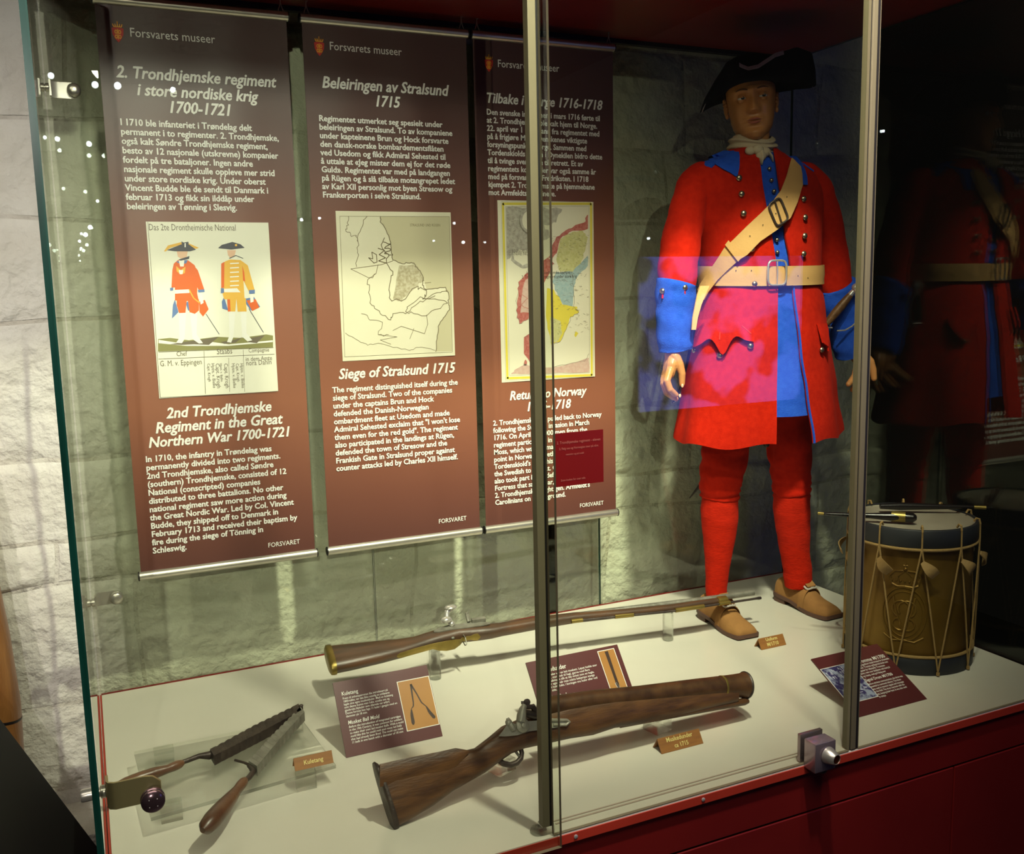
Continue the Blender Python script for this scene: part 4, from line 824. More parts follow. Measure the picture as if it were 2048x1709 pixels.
# cheek ledge of the comb
m = MB(); P = []
for px, yt, yb, k in ((760, 1529, 1575, .004), (820, 1516, 1562, .005), (880, 1504, 1548, .005), (912, 1497, 1535, .005), (930, 1500, 1515, .003), (938, 1502, 1506, .001)):
    P.append([G.q(px, yt+(yb-yt)*j/4, .0215+k*math.sin(j/4*math.pi)*1.0) for j in range(5)])
m.slab(P, -G.N*.004); m.build('cheek_piece', oldwood_m, bl)
m = MB()
cpts = [G.q(1090, 1416), G.q(1180, 1402), G.q(1280, 1392), G.q(1380, 1380), G.q(1440, 1374), G.q(1468, 1372), G.q(1482, 1372), G.q(1490, 1371)]
m.tube(cpts, [.024, .0235, .0235, .0245, .026, .028, .031, .033], 28)
rs_dir = (cpts[-1]-cpts[-3]).normalized(); m.build('barrel', mk('browned_barrel', (.055, .024, .012), .42, .3, (.12, .055, .022), 25, .2, 120, bdist=.002), bl)
m = MB(); m.lathe(cpts[-1], [(.033, -.003), (.035, 0), (.034, .003), (.024, .003), (.022, -.02), (.0, -.021)], rs_dir, 28, cap=False); m.build('muzzle_ring', darkmetal_m, bl)
c = G.q(1440, 1364, .0); m = MB(); m.lathe(G.q(1444, 1374), [(.0268, -.003), (.0278, -.002), (.0278, .002), (.0268, .003)], rs_dir, 28, cap=False); m.build('barrel_band', brass_m, bl)
m = MB(); m.tube([G.q(1240, 1452, .004), G.q(1330, 1434, .004), G.q(1420, 1417, .004), G.q(1488, 1404, .004), G.q(1496, 1403, .004)], [.006, .0075, .0085, .0095, .006], 14); m.build('ramrod', oldwood_m, bl)
# lock plate facing the viewer
z9 = lambda x, y: (940+x/8.533, 1380+y/8.533)
kk = .0245
def gp(x, y, k=kk): return G.q(*z9(x, y), k)
m = MB(); outl = [(485, 795), (560, 700), (640, 580), (700, 560), (800, 600), (1000, 540), (1200, 520), (1450, 500), (1660, 500), (1710, 550), (1660, 610), (1450, 650), (1220, 680), (1000, 715), (800, 780), (600, 800)]
m.poly([gp(*p) for p in outl], G.N*.003); lkb = m.build('lock_plate', block_m, bl, smooth=False)
m = MB(); c = gp(885, 610, kk+.003); m.lathe(c, [(.0155, 0), (.0155, .006), (.012, .008), (.006, .009), (.005, .012), (.003, .013)], G.N, 28)
m.tube([gp(860, 540, kk+.008), gp(880, 440, kk+.010), gp(900, 330, kk+.010), gp(930, 270, kk+.008)], [.010, .011, .008, .006], 12)
hb = m.build('hammer', block_m, lkb)
m = MB(); m.tube([gp(900, 300, kk+.004), gp(1060, 290, kk+.004)], .0055, 8); m.tube([gp(940, 400, kk), gp(1100, 440, kk), gp(1170, 450, kk)], [.008, .009, .006], 10); m.tube([gp(1060, 270, kk+.004), gp(1120, 380, kk), gp(1200, 470, kk)], [.006, .007, .007], 8)
m.tube([gp(905, 250, kk+.004), gp(900, 195, kk+.004)], .0045, 8); m.lathe(gp(965, 215, kk+.002), [(.0075, 0), (.0075, .005), (.003, .006)], G.N, 16); m.build('flint_jaw', darkmetal_m, lkb)
m = MB(); m.tube([gp(640, 490, kk), gp(660, 530, kk+.002), gp(700, 610, kk+.004), (gp(750, 690, kk+.004))], [.004, .005, .007, .006], 8); m.blob(gp(660, 560, kk+.002), .008); m.build('dog_catch', block_m, lkb)
m = MB(); m.tube([gp(1180, 490, kk+.004), gp(1420, 520, kk+.004), gp(1650, 520, kk+.004), gp(1680, 560, kk+.004), gp(1640, 600, kk+.004), gp(1420, 600, kk+.004)], [.005, .004, .0035, .0035, .0035, .003], 8); m.build('frizzen_spring', block_m, lkb)
m = MB(); m.tube([gp(430, 1110, 0), gp(470, 1190, 0), gp(560, 1260, 0), (gp(690, 1290, 0)), gp(800, 1250, 0), gp(870, 1170, 0), gp(885, 1080, 0), gp(860, 990, 0), gp(860, 940, 0)], [.007, .0065, .0065, .0068, .0065, .006, .0055, .0055, .006], 12, flat=1); m.build('trigger_guard', darkmetal_m, bl)
m = MB(); m.tube([gp(760, 960, 0), gp(775, 1050, 0), gp(840, 1140, 0)], [.004, .0035, .003], 8); m.build('trigger', oldmetal_m, bl)
# ================================================================== DRUM
dc = Vector((2.212, -0.812, 0)); Rd = 0.172
DZ = hitp(1800, 1036, dc, (0, 1, 0)).z
drum = thing('military_drum', tuple(dc), 'old brass signal drum with dark hoops, cord lacing and an embossed crest, at the right', 'drum')
m = MB(); m.lathe(dc, [(Rd-.006, .02)]+[(Rd-.006, .02+(DZ-.05)*k/10) for k in range(1, 11)]+[(Rd-.006, DZ-.02)], n=72); sh = m.build('shell', drumbrass_m, drum)
def hoop(z0, z1, nm='hoop'):
    m = MB(); m.lathe(dc, [(Rd-.004, z0), (Rd+.004, z0), (Rd+.006, z0+.003), (Rd+.006, z1-.003), (Rd+.004, z1), (Rd-.004, z1), (Rd-.004, z0)], n=72, cap=False); return m.build(nm, hoop_m, drum)
hoop(.0005, .050); hoop(DZ-.052, DZ)
m = MB(); m.lathe(dc, [(0, DZ-.007), (Rd-.006, DZ-.007), (Rd-.004, DZ-.004)], n=72, cap=False); m.build('drumhead', drumhead_m, drum)
for z in (.054, DZ-.056):
    m = MB(); m.tube([dc+Vector((math.cos(a)*(Rd+.004), math.sin(a)*(Rd+.004), z)) for a in [2*math.pi*k/72 for k in range(73)]], .0045, 8, cap=False); m.build('hoop_cord', rope_m, drum)
vb_ = math.atan2(CAM.y-dc.y, CAM.x-dc.x); NP = 10
def rim(a, z, r=Rd+.0085): return dc+Vector((math.cos(a)*r, math.sin(a)*r, z))
for k in range(NP):
    a = vb_+R(-9)+2*math.pi*(k+.5)/NP; b0 = a-math.pi/NP; b1_ = a+math.pi/NP
    m = MB(); top = rim(a, DZ-.002, Rd+.009)
    for b_ in (b0, b1_):
        m.tube([top, rim(a, DZ-.05, Rd+.010)+(rim(b_, .02)-rim(a, DZ-.05))*.0]+[rim(a+(b_-a)*s, DZ-.05+(.012-DZ+.05)*s, Rd+.009) for s in (.25, .5, .75, 1)], .0024, 6)
    m.tube([rim(a, DZ-.004, Rd+.009), rim(a, DZ+.010, Rd+.006), rim(a, DZ+.012, Rd-.002), rim(a, DZ+.002, Rd-.008)], .0030, 6)
    m.tube([rim(b1_, .012, Rd+.010), rim(b1_, .0035, Rd+.010)], .005, 6)
    c_ = m.build('lacing_cord', rope_m, drum)
    m = MB(); P = []; sgn = 1 if k % 2 else -1
    for i in range(7):
        s = i/6; row = []
        for j in range(5):
            w = (.006+.010*math.sin(min(1, s*1.05)*math.pi*.75))*(j/4-.5)*2
            base = rim(a+R(.5)+R(11)*s, DZ-.088-.036*s, Rd+.012+.012*math.sin(s*math.pi)+.006*s)
            row.append(base+Vector((0, 0, w*.72))+Vector((-math.sin(a), math.cos(a), 0))*(w*.70))
        P.append(row)
    m.slab(P, (rim(a, 0, 1)-rim(a, 0, 0)).normalized()*.003); m.build('leather_ear', skinleather_m, drum)
# embossed crest: oval wreath, cipher strokes, crown
m = MB()
def em(u, v): return rim(vb_+R(-4)+u/Rd, DZ*.46+v, Rd-.0055)
def stroke(pts, r=.0022): m.tube([em(*p) for p in pts], r, 6)
n = 40; stroke([(.060*math.cos(2*math.pi*k/n), .078*math.sin(2*math.pi*k/n)-.02) for k in range(n+1)], .0022)
stroke([(.050*math.cos(2*math.pi*k/n), .066*math.sin(2*math.pi*k/n)-.02) for k in range(n+1)], .0013)
for s in (-1, 1):
    stroke([(s*(.008+.024*math.cos(a)), -.005+.024*math.sin(a)) for a in [R(q) for q in range(-60, 240, 25)]], .0026); stroke([(s*(.010+.020*math.cos(a)), -.050+.018*math.sin(a)) for a in [R(q) for q in range(-200, 90, 25)]], .0026)
    stroke([(s*.002, -.06), (s*.020, -.02), (s*.030, .03)], .0022); stroke([(s*.055, -.085), (s*.03, -.10), (0, -.095)], .0028)
    stroke([(0, .062), (s*.020, .060), (s*.036, .066)], .003); stroke([(s*.036, .068), (s*.042, .088), (s*.028, .104), (s*.006, .106)], .0024); stroke([(s*.016, .068), (s*.020, .088), (s*.004, .104)], .0018)
for k in range(7): m.blob(em((k-3)*.012, .076), .0032, n=6, m=4)
m.blob(em(0, .112), .005, n=8, m=5); stroke([(0, .116), (0, .128)], .0022); stroke([(-.006, .122), (.006, .122)], .0018)
m.build('embossed_crest', drumbrass_m, drum)
# drumsticks lying across the head
def stick(name, pts, rr, rings_, label):
    c = UZ(*pts[0], DZ+.016)
    t = thing(name, tuple(c), label, 'drumstick', 'drumsticks on the drum'); P = [UZ(*p, DZ+.014) for p in pts]
    m = MB(); m.tube(P, rr, 14); m.build('shaft', stick_m, t)
    for a, b, r in rings_:
        m = MB(); m.tube([UZ(*a, DZ+.014), UZ(*b, DZ+.014)], r, 16); m.build('brass_ferrule', brass_m, t)
stick('drumstick', [(1646, 1028), (1660, 1029), (1740, 1032), (1790, 1034), (1826, 1036), (1832, 1036)], [.003, .005, .008, .013, .014, .008], [((1783, 1033), (1811, 1035), .0155), ((1636, 1027), (1648, 1028), .0042)], 'black drumstick with brass ferrule, its thin tip pointing left')
stick('drumstick', [(1985, 1016), (1950, 1015), (1880, 1014), (1800, 1013), (1760, 1013)], [.003, .005, .008, .012, .008], [((1948, 1015), (1972, 1016), .006)], 'black drumstick with brass end, its thin tip pointing right')
# ================================================================== THINGS AT THE LEFT EDGE
t = thing('wooden_log_post', (-.31, .05, FZ), 'brown round wooden post at the lower left edge, against the stone wall', 'post')
m = MB(); m.tube([(-.315, .03, FZ), (-.295, .03, -.25), (-.286, .04, 0), (-.290, .045, .2), (-.308, .05, .42), (-.34, .06, .75)], [.088, .088, .086, .080, .078, .07], 28); m.build('trunk', logwood_m, t)
m = MB(); m.lathe((-.286, .04, -.02), [(.0875, -.004), (.0885, 0), (.0875, .004)], (.25, .12, 1), 28, cap=False); m.build('dark_wire', rubber_m, t)
t = thing('sloping_stand', (-.45, -.6, FZ), 'black stand with sloping side in the lower left corner', 'stand')
m = MB(); m.poly([(-1.0, -.27, FZ), (-1.0, -.27, .3), (-.325, -.27, .3), (-.035, -.27, -.305), (-.035, -.27, FZ)], (0, -.6, 0)); m.build('body', black_m, t, smooth=False)
# ================================================================== THINGS IN THE ROOM BEHIND THE VIEWER (mirrored in the glass)
def mirror_point(px, py, dist):
    P = UY(px, py, -1.2); d = (P-CAM).normalized(); d.y = -d.y; return P+d*dist
lamp_m = bpy.data.materials.new('lamp_glow'); lamp_m.use_nodes = True; b_ = lamp_m.node_tree.nodes['Principled BSDF']; b_.inputs['Base Color'].default_value = (0, 0, 0, 1); b_.inputs['Emission Color'].default_value = (.85, .93, 1, 1); b_.inputs['Emission Strength'].default_value = 22
try: lamp_m.cycles.emission_sampling = 'NONE'
except Exception: pass
SPL = ['bright spotlight mirrored left of the upper glass bracket', 'bright spotlight mirrored just left of the left banner beside the upper bracket', 'bright spotlight mirrored on the left banner before its title number', 'bright spotlight mirrored on the word store of the left banner', 'faint spotlight mirrored on the green glass edge below the upper bracket', 'slanting spotlight mirrored below the upper glass bracket', 'bright spotlight mirrored low between bracket and left banner', 'spotlight mirrored alone beside the last paragraph line of the left banner', 'topmost bright spotlight of the mirrored cluster beside the soldiers picture', 'second spotlight of the mirrored cluster beside the soldiers picture', 'third spotlight of the mirrored cluster, left of the second', 'fourth spotlight of the mirrored cluster beside the soldiers picture', 'lowest spotlight of the mirrored cluster beside the soldiers picture', 'spotlight mirrored in the gap between left and middle banner', 'spotlight mirrored on the middle banner left of its map', 'spotlight mirrored on the middle banner at the upper right of its map', 'spotlight mirrored on the right part of the pale map', 'spotlight mirrored right of the pale map on the middle banner', 'spotlight mirrored on the left margin of the right banner', 'spotlight mirrored on the wall left of the red sleeve', 'spotlight mirrored alone in the dark right of the last upright']
for i, (px, py, dd, rr) in enumerate([(102, 153, 3.5, .022), (190, 171, 3.5, .024), (235, 173, 3.5, .026), (345, 181, 3.5, .020), (90, 276, 4, .014), (115, 279, 4, .020), (178, 289, 4, .022), (195, 403, 5, .016), (180, 455, 6, .026), (171, 470, 6, .026), (163, 468, 6, .016), (159, 483, 6, .018), (162, 497, 6, .014), (602, 440, 6, .020), (638, 437, 6, .017), (907, 447, 6, .016), (866, 482, 6, .013), (925, 485, 6, .020), (968, 485, 6, .013), (1298, 477, 6, .017), (1767, 262, 3.2, .012)]):
    rr *= .62; c = mirror_point(px, py, dd); nd = Vector((0.0, .8, -.6)) if py < 420 else (UY(px, py, -1.2)-c).normalized()
    t = thing('museum_spotlight', tuple(c), SPL[i], 'spotlight', 'museum spotlights behind the viewer')
    nd = (UY(px, py, -1.2)-c).normalized()
    m = MB(); m.lathe(c, [(rr*.9, -.10), (rr*1.15, -.09), (rr*1.15, .0), (rr*1.05, .0), (rr*1.0, -.012), (0, -.012)], nd, 14, cap=False); m.build('housing', black_m, t)
    m = MB(); m.lathe(c, [(rr, -.010), (rr, -.004), (rr*.8, -.002)], nd, 14); m.build('lamp', lamp_m, t)
# blue projection screen
scr = [mirror_point(*p, 3.0) for p in ((1270, 520), (1606, 506), (1600, 828), (1290, 792))]
ys = sum(p.y for p in scr)/4
def mirY(px, py, y):
    P = UY(px, py, -1.2); d = (P-CAM); d.y = -d.y; return P+d*((y-P.y)/d.y)
scr = [mirY(*p, ys) for p in ((1270, 520), (1606, 506), (1600, 828), (1290, 792))]
X0 = (scr[0].x+scr[3].x)/2; X1 = (scr[1].x+scr[2].x)/2; Z1 = (scr[0].z+scr[1].z)/2; Z0 = (scr[2].z+scr[3].z)/2
sm = bpy.data.materials.new('blue_screen_glow'); sm.use_nodes = True; nt = sm.node_tree; b_ = nt.nodes['Principled BSDF']; b_.inputs['Base Color'].default_value = (.02, .02, .03, 1)
tc = nt.nodes.new('ShaderNodeTexCoord'); nn = nt.nodes.new('ShaderNodeTexNoise'); nn.inputs['Scale'].default_value = 4.5; nn.inputs['Detail'].default_value = 2; rp = nt.nodes.new('ShaderNodeValToRGB'); rp.color_ramp.elements[0].position = .42; rp.color_ramp.elements[1].position = .48
rp.color_ramp.elements[0].color = (.03, .03, .10, 1); rp.color_ramp.elements[1].color = (.16, .20, .95, 1); nt.links.new(tc.outputs['Object'], nn.inputs[0]); nt.links.new(nn.outputs['Fac'], rp.inputs[0]); nt.links.new(rp.outputs[0], b_.inputs['Emission Color']); b_.inputs['Emission Strength'].default_value = 2.0
t = thing('projection_screen', ((X0+X1)/2, ys-.02, Z0), 'blue glowing projection screen mirrored in the glass over the coat', 'screen')
m = MB(); m.bbox((X0-.03, ys-.05, Z0-.03), (X1+.03, ys-.005, Z1+.03), .004); m.build('frame', black_m, t, smooth=False)
m = MB(); m.box((X0, ys-.005, Z0), (X1, ys, Z1)); m.build('screen', sm, t, smooth=False)
m = MB()
for x in (X0+.2, X1-.2): m.bbox((x-.03, ys-.05, FZ), (x+.03, ys-.01, Z0-.03), .003)
m.build('legs', black_m, t, smooth=False)
# ================================================================== THE UNIFORMED MANNEQUIN
Y0 = -0.36
man = thing('mannequin', (2.03, -.36, 0), 'standing mannequin in a red coat with blue facings, red stockings, buff belts and black tricorne', 'mannequin')
LV = [(300, 1464, 1548, .058), (316, 1440, 1572, .072), (332, 1402, 1606, .088), (350, 1374, 1632, .098), (380, 1372, 1640, .110), (430, 1390, 1642, .122), (500, 1403, 1640, .124), (560, 1411, 1636, .122), (620, 1402, 1646, .138), (700, 1386, 1658, .156), (780, 1374, 1668, .172), (872, 1360, 1682, .186)]
LT = []
for py, l, r, b in LV:
    c = UY((l+r)/2, py, Y0); th = math.atan2(c.x-CAM.x, c.y-CAM.y); depth = (c-CAM).dot(FW)
    ang = th-YAW; W = (r-l)/2/F_*depth*math.cos(ang)
    a = math.sqrt(max(.002, W*W-(b*math.sin(th))**2))/math.cos(th)
    LT.append((c.z, c.x, a, b))
LT.sort()
ZH, ZN = LT[0][0], LT[-1][0]
cX = [(t_[0], t_[1]) for t_ in LT]; cA = [(t_[0], t_[2]) for t_ in LT]; cB = [(t_[0], t_[3]) for t_ in LT]
def cpt(z, phi, off=0.0, fold=True):
    a = interp(cA, z); b = interp(cB, z); x = interp(cX, z); f = 0
    if fold:
        zw = interp([(ZH, 1), (1.0, .25), (1.15, 0)], z)
        f += zw*(.010*math.sin(5*phi+.6)+.005*math.sin(9*phi+2))
        f += .004*nz((math.sin(phi)*2, math.cos(phi)*2, z*7), 1.4)
        f += interp([(1.15, 0), (1.25, .006), (1.38, .006), (1.45, 0)], z)*math.sin(phi*7+z*9)*.5
    return Vector((x+(a+off+f)*math.sin(phi), Y0-(b+off+f)*math.cos(phi), z))
def coat_hit(px, py, off=.008):
    d = ray(px, py).normalized(); t0 = 2.2; t_ = t0
    def ins(P):
        if P.z < ZH-.02 or P.z > ZN+.02: return False
        a = interp(cA, P.z)+off; b = interp(cB, P.z)+off; x = interp(cX, P.z)
        return ((P.x-x)/a)**2+((P.y-Y0)/b)**2 < 1
    while t_ < 4.2 and not ins(CAM+d*t_): t_ += .01
    if t_ >= 4.2: return UY(px, py, Y0)
    lo, hi = t_-.01, t_
    for _ in range(12):
        m_ = (lo+hi)/2
        if ins(CAM+d*m_): hi = m_
        else: lo = m_
    return CAM+d*hi
def nrm(P):
    a = interp(cA, P.z); b = interp(cB, P.z); x = interp(cX, P.z)
    return Vector(((P.x-x)/a**2, (P.y-Y0)/b**2, 0)).normalized()
def edge_phi(z, tab, off):
    lo, hi = R(-75), R(75)
    for _ in range(24):
        m_ = (lo+hi)/2; p = proj(cpt(z, m_, off, False))
        if p[0] < interp(tab, p[1]): lo = m_
        else: hi = m_
    return (lo+hi)/2
EL = [(300, 1517), (350, 1524), (420, 1535), (470, 1545), (520, 1552), (560, 1557), (700, 1557), (880, 1556)]
ER = [(300, 1551), (350, 1558), (420, 1568), (470, 1573), (520, 1580), (575, 1587), (700, 1599), (780, 1610), (885, 1623)]
NZ = 64
P = []
for i in range(NZ+1):
    z = ZH+(ZN-ZH)*i/NZ; pl = edge_phi(z, EL, .012); pr = edge_phi(z, ER, .010)
    row = []
    for j in range(81):
        phi = pr+(2*math.pi+pl-pr)*j/80
        k = 1 if 3 < j < 77 else 0.2
        p = cpt(z, phi, .010)
        # hem rises toward the back
        row.append(p)
    P.append(row)
def hemshift(P):
    for i in range(0, 6):
        w_ = (1-i/6)
        for j, p in enumerate(P[i]):
            s = math.sin(j/80*math.pi*2); p.z += w_*(.006*math.sin(j*.5))
    return P
P = hemshift(P)
cen = lambda p: Vector((interp(cX, p.z), Y0, p.z))
m = MB(); m.slab(P, lambda i, j: (cen(P[i][j])-P[i][j]).normalized()*.007); coat = m.build('coat', redwool_m, man, auto=70)
# blue lining along the right-hand front edge
m = MB(); Q = []
for i in range(0, int(NZ*.55)):
    z = ZH+(ZN-ZH)*i/NZ; pr = edge_phi(z, ER, .010); Q.append([cpt(z, pr-.008, .010), cpt(z, pr-.004, .0125), cpt(z, pr+.012, .0125)])
m.slab(Q, Vector((0, .002, 0))); m.build('lining_edge', bluewool_m, coat)
# waistcoat
m = MB(); rs = []
zw0 = UY(1580, 831, Y0-.15).z
for i in range(41):
    z = zw0+(ZN-.01-zw0)*i/40; rs.append([cpt(z, 2*math.pi*k/64, -.004 if z > 1.0 else -.004-.02*0, True) for k in range(64)])
m.rings(rs); wc = m.build('waistcoat', bluewool_m, man, auto=80)
# sleeves and cuffs
def ppm(P): return F_/((P-CAM).dot(FW))
def armtube(rows, name, mat, par, fold=.0, n=28, close=True, sub=4, wall=0):
    C_ = [UY(px, py, y) for px, py, y, r in rows]; Rr = [r/ppm(c)*.98 for c, (px, py, y, r) in zip(C_, rows)]
    pts = []; rad = []
    for k in range(len(C_)-1):
        p0 = C_[max(0, k-1)]; p1 = C_[k]; p2 = C_[k+1]; p3 = C_[min(len(C_)-1, k+2)]
        for s in range(sub):
            t_ = s/sub; q = .5*((2*p1)+(p2-p0)*t_+(2*p0-5*p1+4*p2-p3)*t_*t_+(-p0+3*p1-3*p2+p3)*t_**3)
            pts.append(q); rad.append(Rr[k]+(Rr[k+1]-Rr[k])*t_)
    pts.append(C_[-1]); rad.append(Rr[-1]); rs = []; prev = None
    for i, p in enumerate(pts):
        t_ = (pts[min(i+1, len(pts)-1)]-pts[max(i-1, 0)]).normalized(); a = Vector((0, 1, 0)); e = (a-t_*a.dot(t_)).normalized(); g = t_.cross(e)
        rs.append([p+(e*math.cos(2*math.pi*k/n)+g*math.sin(2*math.pi*k/n))*(rad[i]*(1+fold*nz((math.cos(2*math.pi*k/n)*2, math.sin(2*math.pi*k/n)*2, i*.45), 1.3)+fold*.5*math.sin(i*1.1+math.cos(2*math.pi*k/n)*2))) for k in range(n)])
    m = MB()
    if wall:
        inn = [[c.lerp(q, 1-wall/rad[i]) for q in r] for i, (r, c) in enumerate(zip(rs, pts))]
        m.rings(inn[::-1]+rs+[inn[-1]][:0], cap=False); L = len(rs); vs = len(m.v)
        # join the open bottom
        fs = []
        top_o = [ (L+L-1)*n+j for j in range(n)]; top_i = [j for j in range(n)]
        m.f += [(top_o[j], top_o[(j+1) % n], top_i[(j+1) % n], top_i[j]) for j in range(n)]; m.m += [0]*n
    else: m.rings(rs)
    return m.build(name, mat, par, auto=80)
armtube([(1418, 346, -.36, 22), (1402, 356, -.36, 34), (1387, 378, -.36, 37), (1376, 418, -.365, 37), (1367, 460, -.37, 39), (1360, 500, -.375, 41), (1355, 540, -.38, 40), (1353, 585, -.385, 37)], 'sleeve', redwool_m, coat, .06)
armtube([(1596, 345, -.36, 18), (1612, 352, -.36, 28), (1630, 378, -.36, 33), (1643, 420, -.36, 35), (1655, 470, -.36, 34), (1664, 520, -.36, 33), (1674, 575, -.37, 31), (1680, 600, -.375, 30)], 'sleeve', redwool_m, coat, .06)
armtube([(1353, 566, -.385, 40), (1352, 573, -.385, 42), (1351, 600, -.385, 41), (1350, 630, -.388, 39), (1350, 660, -.39, 38), (1351, 688, -.392, 36), (1352, 700, -.392, 34)], 'cuff', bluewool_m, coat, .05, wall=.008)
armtube([(1674, 570, -.37, 36), (1677, 580, -.37, 40), (1683, 610, -.375, 41), (1690, 640, -.38, 40), (1696, 670, -.385, 38), (1702, 698, -.39, 35), (1704, 706, -.39, 33)], 'cuff', bluewool_m, coat, .05, wall=.008)
# buttons
def button(px, py, par, r=.0095, P=None, N=None, mat=None):
    if P is None: P = coat_hit(px, py, .016); N = nrm(P)
    m = MB(); m.lathe(P, [(r*.6, -.004), (r*.9, 0), (r, .002), (r*.85, .005), (r*.5, .0072), (r*.15, .008)], N, 16); return m.build('button', mat or pewter_m, par)
for px, py in ((1478, 356), (1483, 388), (1487, 427), (1504, 498), (1509, 568), (1607, 398), (1610, 435), (1609, 472), (1607, 508)): button(px, py, coat)
for px, py in ((1538, 338), (1542, 361), (1547, 383), (1553, 480), (1554, 505)):
    P_ = coat_hit(px, py, -.002); button(px, py, wc, .007, P_, nrm(P_))
for px, py in ((1327, 582), (1368, 575)):
    P_ = UY(px, py, -.385); dd = (CAM-P_).normalized(); c_ = UY(1352, py, -.385); out = (P_-c_); rad_ = 41/ppm(P_)
    w_ = out.dot(RT); k_ = math.sqrt(max(0, rad_**2-w_**2)); P2 = c_+RT*w_+Vector((dd.x, dd.y, 0)).normalized()*k_
    button(0, 0, coat, .009, P2, (P2-c_).normalized())
    mm = MB(); mm.tube([P2+Vector((0, 0, -.008)), P2+Vector((0, 0, -.022))], .003, 6); mm.build('buttonhole', redwool_m, coat)
# collar: two blue turned-down fronts joined round the back
m = MB(); Q = []
zc = UY(1500, 303, Y0).z
for i in range(41):
    s = -1+2*i/40; phi = math.pi+s*R(108); fr = max(0, abs(s)-.72)/.28
    wide = .030+.022*math.sin(min(1, abs(s)*1.0)*math.pi/2)
    row = []
    for j in range(6):
        t_ = j/5; z = zc+.006-.010*abs(s)-t_*(.020+.024*max(0, abs(s)-.55)/.45+.010*fr); rr_ = .066+t_*wide*(1-.45*fr)
        sx = math.sin(phi-(.30*fr*t_)*(1 if s > 0 else -1)*-1); cy_ = math.cos(phi)
        a = interp(cA, z)+.018; b = interp(cB, z)+.018; x = interp(cX, z)
        r1 = Vector((x+rr_*1.05*math.sin(phi), Y0-rr_*.98*math.cos(phi), z))
        # keep outside the coat surface
        e = math.sqrt(((r1.x-x)/a)**2+((r1.y-Y0)/b)**2)
        if e < 1: r1 = Vector((x+(r1.x-x)/e, Y0+(r1.y-Y0)/e, z))
        row.append(r1)
    Q.append(row)
m.slab(Q, Vector((0, 0, -.005))); m.build('collar', bluewool_m, coat, auto=60)
def patch(poly_px, name, mat, par, off, th=.005, n=10):
    """patch on the coat bounded by left/right pixel edges per row: rows of (y, xl, xr)"""
    m = MB(); Q = []
    for y, xl, xr in poly_px:
        yl, yr = y if isinstance(y, tuple) else (y, y)
        Q.append([coat_hit(xl+(xr-xl)*j/n, yl+(yr-yl)*j/n, off) for j in range(n+1)])
    m.slab(Q, lambda i, j: nrm(Q[i][j])*th); return m.build(name, mat, par, auto=50)
patch([((314, 301), 1420, 1450), ((318, 304), 1419, 1478), ((324, 312), 1424, 1479), (330, 1432, 1478), (338, 1445, 1477), (346, 1460, 1475), (353, 1470, 1474)], 'lapel', bluewool_m, coat, .012)
patch([(312, 1580, 1590), (325, 1583, 1600), (340, 1592, 1608), (355, 1599, 1612), (370, 1605, 1613)], 'lapel', bluewool_m, coat, .012)
# pocket flaps
n_ = 12; rowsP = []
def flapbot(u): # scalloped lower edge
    return 682+ (28*math.exp(-((u-.5)/.10)**2)) + 8*(abs(u-.5)*2)**2 - 14*math.exp(-((u-.28)/.10)**2)*.6 - 14*math.exp(-((u-.72)/.10)**2)*.6
m = MB(); Q = []
for i in range(25):
    u = i/24; xt = 1397+u*110; xb = 1384+u*124; yt = 640-5*u; yb_ = flapbot(u)+ (6-12*u)
    Q.append([coat_hit(xt+(xb-xt)*j/6, yt+(yb_-yt)*j/6, .021+.006*j/6) for j in range(7)])
m.slab(Q, lambda i, j: nrm(Q[i][j])*.005); pf = m.build('pocket_flap', redwool_m, coat, auto=50)
for (x1_, y1_), (x2_, y2_) in (((1484, 652), (1502, 668)), ((1440, 665), (1439, 680)), ((1400, 657), (1392, 672))):
    mm = MB(); mm.tube([coat_hit(x1_, y1_, .028), coat_hit(x2_, y2_, .030)], .002, 6); mm.build('stitched_buttonhole', mk('red_stitch', (.62, .03, .02), .9) if 'red_stitch' not in MT else MT['red_stitch'], pf)
for px, py in ((1388, 700), (1440, 711), (1501, 692)): button(px, py, coat, .010)
m = MB(); Q = []
for i in range(9):
    u = i/8; xt = 1633+u*18; xb = 1644+u*22; yt = 647; yb_ = 686+u*16
    Q.append([coat_hit(min(xt+(xb-xt)*j/5, 1655), yt+(yb_-yt)*j/5, .014+.012*j/5) for j in range(6)])
m.slab(Q, lambda i, j: nrm(Q[i][j])*.005); m.build('pocket_flap', redwool_m, coat)
button(1643, 700, coat, .009)
